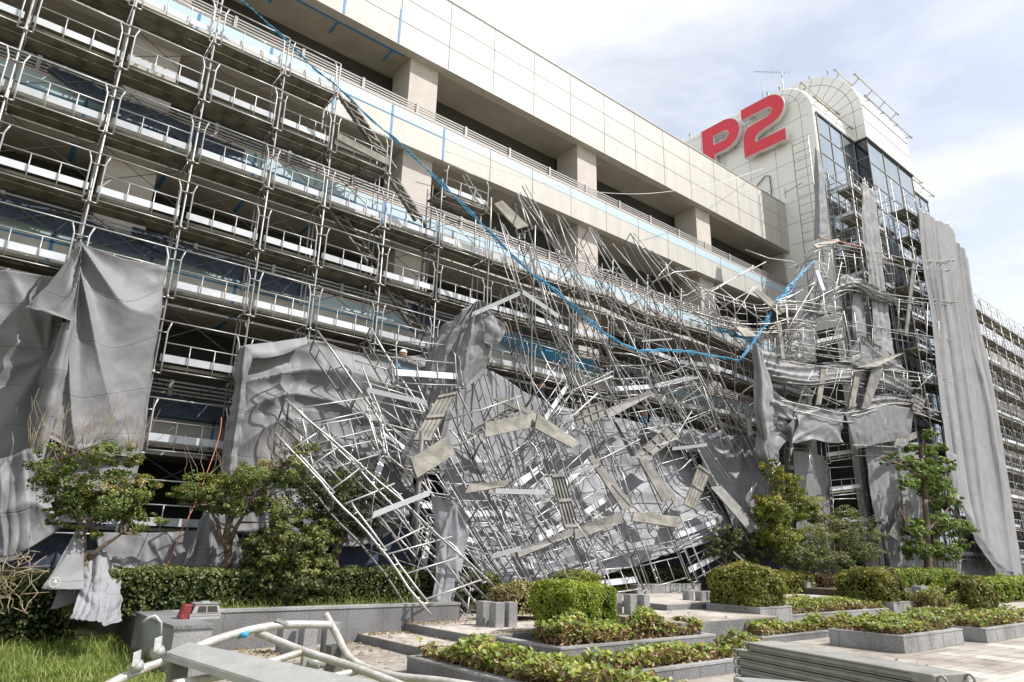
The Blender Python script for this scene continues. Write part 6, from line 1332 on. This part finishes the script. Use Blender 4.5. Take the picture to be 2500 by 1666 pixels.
k = MB(); a, b_, c_, d_ = [atd(*q) - fb for q in ((405,1592,3.05),(460,1568,3.12),(1180,1720,2.6),(900,1745,2.5))]; n_ = Vector((0, 0, .012))
k.v += [tuple(q) for q in (a, b_, c_, d_)] + [tuple(q - n_) for q in (a, b_, c_, d_)]; k.f += [(0,1,2,3),(7,6,5,4),(0,4,5,1),(1,5,6,2),(2,6,7,3),(3,7,4,0)]; k.sm += [False]*6; k.build('toe_plate', ALU, fgf)
k = MB(); n2_ = Vector((0, 0, .016)); a2 = a - n2_; d2 = d_ - n2_; k.beam(a2, d2, .008, .022); k.build('toe_plate_lip', ALU, fgf)
# clamps
for (x, y, dd) in ((385, 1592, 3.05), (333, 1628, 3.0)):
    p = atd(x, y, dd) - fb; k = MB(); r_ = CAM*0
    cr_ = XA  # picture-right direction is not used for placement beyond this clamp
    ax = (atd(440,1597,3.1) - atd(300,1655,3.0)).normalized()
    k.tube([p - ax*.018, p + ax*.018], .0195, 12); k.obox(p - ax*.022 + Vector((0, -.02, .01)), ax*.026, Vector((0, .012, .045)), Vector((.004, 0.006, 0))); k.box(p.x-.008, p.x+.007, p.y-.008, p.y+.008, p.z+.02, p.z+.035)
    if x == 385:
        hk = [p + Vector((0, 0, .06)), p + Vector((-.005, 0, .10)), p + Vector((-.03, 0, .125)), p + Vector((-.050, 0, .120)), p + Vector((-.066, 0, .105))]; k.tube(hk, .0055, 8)
    k.build('clamp', ALU, fgf)
k = MB(); p = atd(688, 1518, 3.3) - fb; k.beam(p - Vector((.03, 0, -.01)), p + Vector((.025, 0, -.01)), .03, .012); k.build('latch', ALU, fgf)
p = atd(748, 1612, 3.28) - fb; k = MB(); k.box(p.x-.02, p.x+.02, p.y-.015, p.y+.015, p.z-.02, p.z+.03); k.tube([p + Vector((.0, 0, -.01)), p + Vector((.08, 0, -.015))], .022, 10); k.build('clamp', ALU, fgf)
k = MB(); ax = (atd(600,1545,3.23) - atd(585,1548,3.22)).normalized(); p = atd(592, 1547, 3.226) - fb; k.tube([p - ax*.018, p + ax*.018], .0175, 14); k.build('blue_tape', mat('bright_blue_tape', (.05, .30, .55), .6, noise_amt=.3, noise_scale=60), fgf)
# trestle that carries the foreground pieces, out of view below
k = MB()
for (x, y, dd) in ((440,1597,3.1), (820,1560,3.38), (1080,1664,3.1)):
    p = atd(x, y, dd); k.beam((p.x, p.y, 0), (p.x, p.y, p.z - .026), .06, .06, up=(0, 1, 0))
qa = atd(440,1597,3.1); qb = atd(1080,1664,3.1); k.beam((qa.x, qa.y, .3), (qb.x, qb.y, .3), .05, .05); qc = atd(820,1560,3.38); k.beam((qc.x, qc.y, .3), ((qa.x+qb.x)/2, (qa.y+qb.y)/2, .3), .05, .05)
tag(k.build('trestle', STEELD), 'dull steel trestle legs under the bent foreground frame', 'trestle')
# plank stack
L0 = atd(1866, 1558, 5.0); L1 = atz(2340, 1634, L0.z)
dirv = Vector((L1.x-L0.x, L1.y-L0.y, 0)); dirv.normalize(); sv = Vector((-dirv.y, dirv.x, 0)); ln_ = (Vector((L1.x, L1.y)) - Vector((L0.x, L0.y))).length
st_z = L0.z - .05
def hookshape(k, o, d, s, side):
    pts = [Vector((math.cos(t)*.021, 0, math.sin(t)*.021)) for t in [R(-60 + i*25) for i in range(11)]]
    k.tube([o + d*(side*(p.x) + side*.022) + Vector((0, 0, p.z)) for p in pts], .006, 6)
labs = ['topmost steel plank of the foreground stack', 'second steel plank from the top of the stack', 'third steel plank down in the stack', 'fourth steel plank down in the stack', 'fifth steel plank down in the stack', 'sixth steel plank down in the stack', 'seventh steel plank down in the stack', 'eighth steel plank down in the stack', 'ninth steel plank down in the stack', 'tenth steel plank down in the stack']
for i in range(10):
    e = empty('stacked_plank', labs[i] + ' with round end hooks', 'scaffold plank', 'steel planks stacked in the foreground', loc=(L0.x, L0.y, st_z - i*.051)); e.rotation_euler.z = math.atan2(dirv.y, dirv.x) + (random.gauss(0, .010) if i else -.015)
    o_ = (.10 if i == 0 else 0); k = MB(); k.box(.0 + o_, ln_ + .06, -.25 - .1*(i == 0)*0, .0 - o_*0 , 0, .046); o2 = k.build('board', PLANKS_, e); bev(o2, .008, 2)
    k = MB(); k.box(o_+.02, ln_-.05, -.2505-.0045, -.2505, .010, .013); k.box(o_+.02, o_+.028, -.2545, -.2505, .010, .036); k.box(o_+.02, ln_-.05, -.2545, -.2505, .034, .037)
    k.build('groove', FRAME, e)
    for x in (o_, ln_ + .06):
        for y in (-.225, -.03):
            k = MB(); hookshape(k, Vector((x, y, .02)), Vector((1, 0, 0)), None, -1 if x == o_ else 1); k.build('hook', PLANKS_, e)
k = MB(); c_ = L0 + dirv*ln_*.5; 
for t in (.15, .85): q = L0 + dirv*ln_*t - sv*.12; k.obox(Vector((q.x-.04, q.y-.12, 0)), Vector((.08, 0, 0)), Vector((0, .24, 0)), Vector((0, 0, st_z - 9*.051 - .012)))
tag(k.build('stack_support', STEELD), 'dull steel supports under the foreground plank stack', 'support')
e = empty('deck_plank', 'pale aluminium plank end lying against the plank stack', 'scaffold plank', loc=atd(1790, 1652, 3.1)); k = MB(); k.obox(Vector((0, 0, 0)), Vector((.42, -.50, -.01)), Vector((-.12, -.22, -.01)), Vector((0, 0, -.03))); k.build('board', ALU, e)
k = MB(); q = Vector(e.location); k.box(q.x+.0, q.x+.06, q.y-.25, q.y-.19, 0, q.z-.06); k.box(q.x+.2, q.x+.26, q.y-.5, q.y-.44, 0, q.z-.06); tag(k.build('stack_support', STEELD), 'steel leg under the pale plank end', 'support')

# ------------------------------------------------------------------ people
def person(loc, label, cloth_m, helmet, face, bend=0.0, rz=0.0):
    v = []; ed = []; rad_ = []
    def add(p, r, par=None):
        v.append(p); rad_.append(r); i = len(v)-1
        if par is not None: ed.append((par, i))
        return i
    pel = add((0, 0, .95), .13); sp = add((0, -.05*bend, 1.15), .13, pel); ch = add((0, -.15*bend, 1.36), .15, sp); nk = add((0, -.24*bend, 1.50), .06, ch)
    for s in (-1, 1):
        h = add((s*.10, 0, .88), .09, pel); kn = add((s*.11, -.04, .48), .065, h); an_ = add((s*.11, 0, .09), .045, kn); add((s*.12, -.16, .04), .035, an_)
        sh = add((s*.19, -.17*bend, 1.42), .065, ch); el = add((s*.26, -.12-.15*bend, 1.16), .045, sh); wr = add((s*.20, -.36-.15*bend, 1.12), .03, el)
        pa = add((s*.19, -.43-.15*bend, 1.12), .03, wr)
        for f in range(4):
            q = add((s*(.16+.022*f), -.50-.15*bend, 1.115), .009, pa); add((s*(.16+.022*f), -.535-.15*bend, 1.095 - .004*f), .008, q)
        q = add((s*.145, -.45-.15*bend, 1.13), .010, pa); add((s*.13, -.48-.15*bend, 1.13), .009, q)
    me = bpy.data.meshes.new('person'); me.from_pydata(v, ed, []); me.materials.append(cloth_m)
    o = bpy.data.objects.new('person', me); C.objects.link(o); sk = o.modifiers.new('skin', 'SKIN')
    for i, sv_ in enumerate(me.skin_vertices[0].data if me.skin_vertices else []): sv_.radius = (rad_[i], rad_[i]); sv_.use_root = (i == 0)
    if not me.skin_vertices:
        pass
    sb = o.modifiers.new('sub', 'SUBSURF'); sb.levels = 1; sb.render_levels = 1
    o.location = loc; o.rotation_euler.z = rz; tag(o, label, 'person')
    # head (own skin) with features
    import bmesh
    hb = Vector((0, -.27*bend, 1.62)); bm = bmesh.new(); bmesh.ops.create_uvsphere(bm, u_segments=20, v_segments=16, radius=.115)
    for q in bm.verts:
        q.co.x *= .82; q.co.y *= .95; q.co.z *= 1.12
        if q.co.z < -.03: q.co.x *= .88; q.co.y *= .92
        if q.co.y < -.07:
            q.co.y = q.co.y*.92
            if abs(q.co.x) < .018 and -.05 < q.co.z < .015: q.co.y -= .022
            if .012 < abs(q.co.x) < .05 and -.002 < q.co.z < .03: q.co.y += .010
    bmesh.ops.translate(bm, verts=bm.verts, vec=hb); me = bpy.data.meshes.new('head'); bm.to_mesh(me); bm.free(); me.materials.append(SKIN)
    for p in me.polygons: p.use_smooth = True
    hd = bpy.data.objects.new('head', me); C.objects.link(hd); hd.parent = o
    bm = bmesh.new(); bmesh.ops.create_uvsphere(bm, u_segments=20, v_segments=12, radius=.128 if helmet else .121)
    bmesh.ops.delete(bm, geom=[q for q in bm.verts if q.co.z < (.01 if helmet else -.02) or (not helmet and q.co.y < -.085 and q.co.z < .07)], context='VERTS')
    for q in bm.verts: q.co.x *= .88; q.co.z *= 1.08
    if helmet:
        for q in bm.verts:
            if q.co.z < .03 and q.co.y < -.06: q.co.y -= .05
    bmesh.ops.translate(bm, verts=bm.verts, vec=hb + Vector((0, .006, .02))); me = bpy.data.meshes.new('hat'); bm.to_mesh(me); bm.free(); me.materials.append(HELM if helmet else HAIR)
    for p in me.polygons: p.use_smooth = True
    hh = bpy.data.objects.new('helmet' if helmet else 'hair', me); C.objects.link(hh); hh.parent = o
    for s in (-1, 1):
        k = MB(); c = hb + Vector((s*.034, -.098, .012)); k.tube([c, c + Vector((0, -.006, 0))], .011, 8); k.build('eye', HAIR, o)
        k = MB(); c = hb + Vector((s*.094, .005, .0)); k.tube([c + Vector((0, 0, -.03)), c + Vector((s*.012, 0, .03))], .012, 8); k.build('ear', SKIN, o)
    k = MB(); c = hb + Vector((0, -.098, -.058)); k.tube([c - Vector((.022, 0, 0)), c + Vector((.022, 0, 0))], .006, 6); k.build('mouth', PINK, o)
    return o
for (x, y, Y, lab, cm, hel, rz) in ((974, 866, 15.85, 'person in a white helmet peering over the middle tarp', BLUEC, True, .5), (1312, 938, 15.7, 'dark-haired person in navy looking out beneath the standing rails', NAVYC, False, 1.0), (1562, 1008, 15.7, 'dark-haired person in blue behind the projecting dark plank', BLUEC, False, .9)):
    p = at(x, y, Y); person((p.x, p.y, p.z - 1.64), lab, cm, hel, None, 0.5, rz)
    kk = MB(); kk.box(p.x - .9, p.x + .9, p.y - .1, p.y + .45, p.z - 1.68, p.z - 1.644); q = kk.build('walk_board', DECK); recentre(q); tag(q, 'steel walk board under the ' + lab.split(' looking')[0].split(' peering')[0].split(' behind')[0], 'walk board')
byl = {}
for o in bpy.data.objects:
    if o.parent is None and o.get('label'): byl.setdefault(o['label'], []).append(o)
for l_, os_ in byl.items():
    if 1 < len(os_) <= 5 and os_[0].name.startswith('loose_pole'):
        os_.sort(key=lambda o: -o.location.z)
        wd = {2: ['higher', 'lower'], 3: ['highest', 'middle', 'lowest'], 4: ['highest', 'second highest', 'second lowest', 'lowest'], 5: ['highest', 'second highest', 'middle', 'second lowest', 'lowest']}[len(os_)]
        for o, w_ in zip(os_, wd): o['label'] = w_ + ' ' + l_
bpy.context.view_layer.update()
print('objects', len(bpy.data.objects))
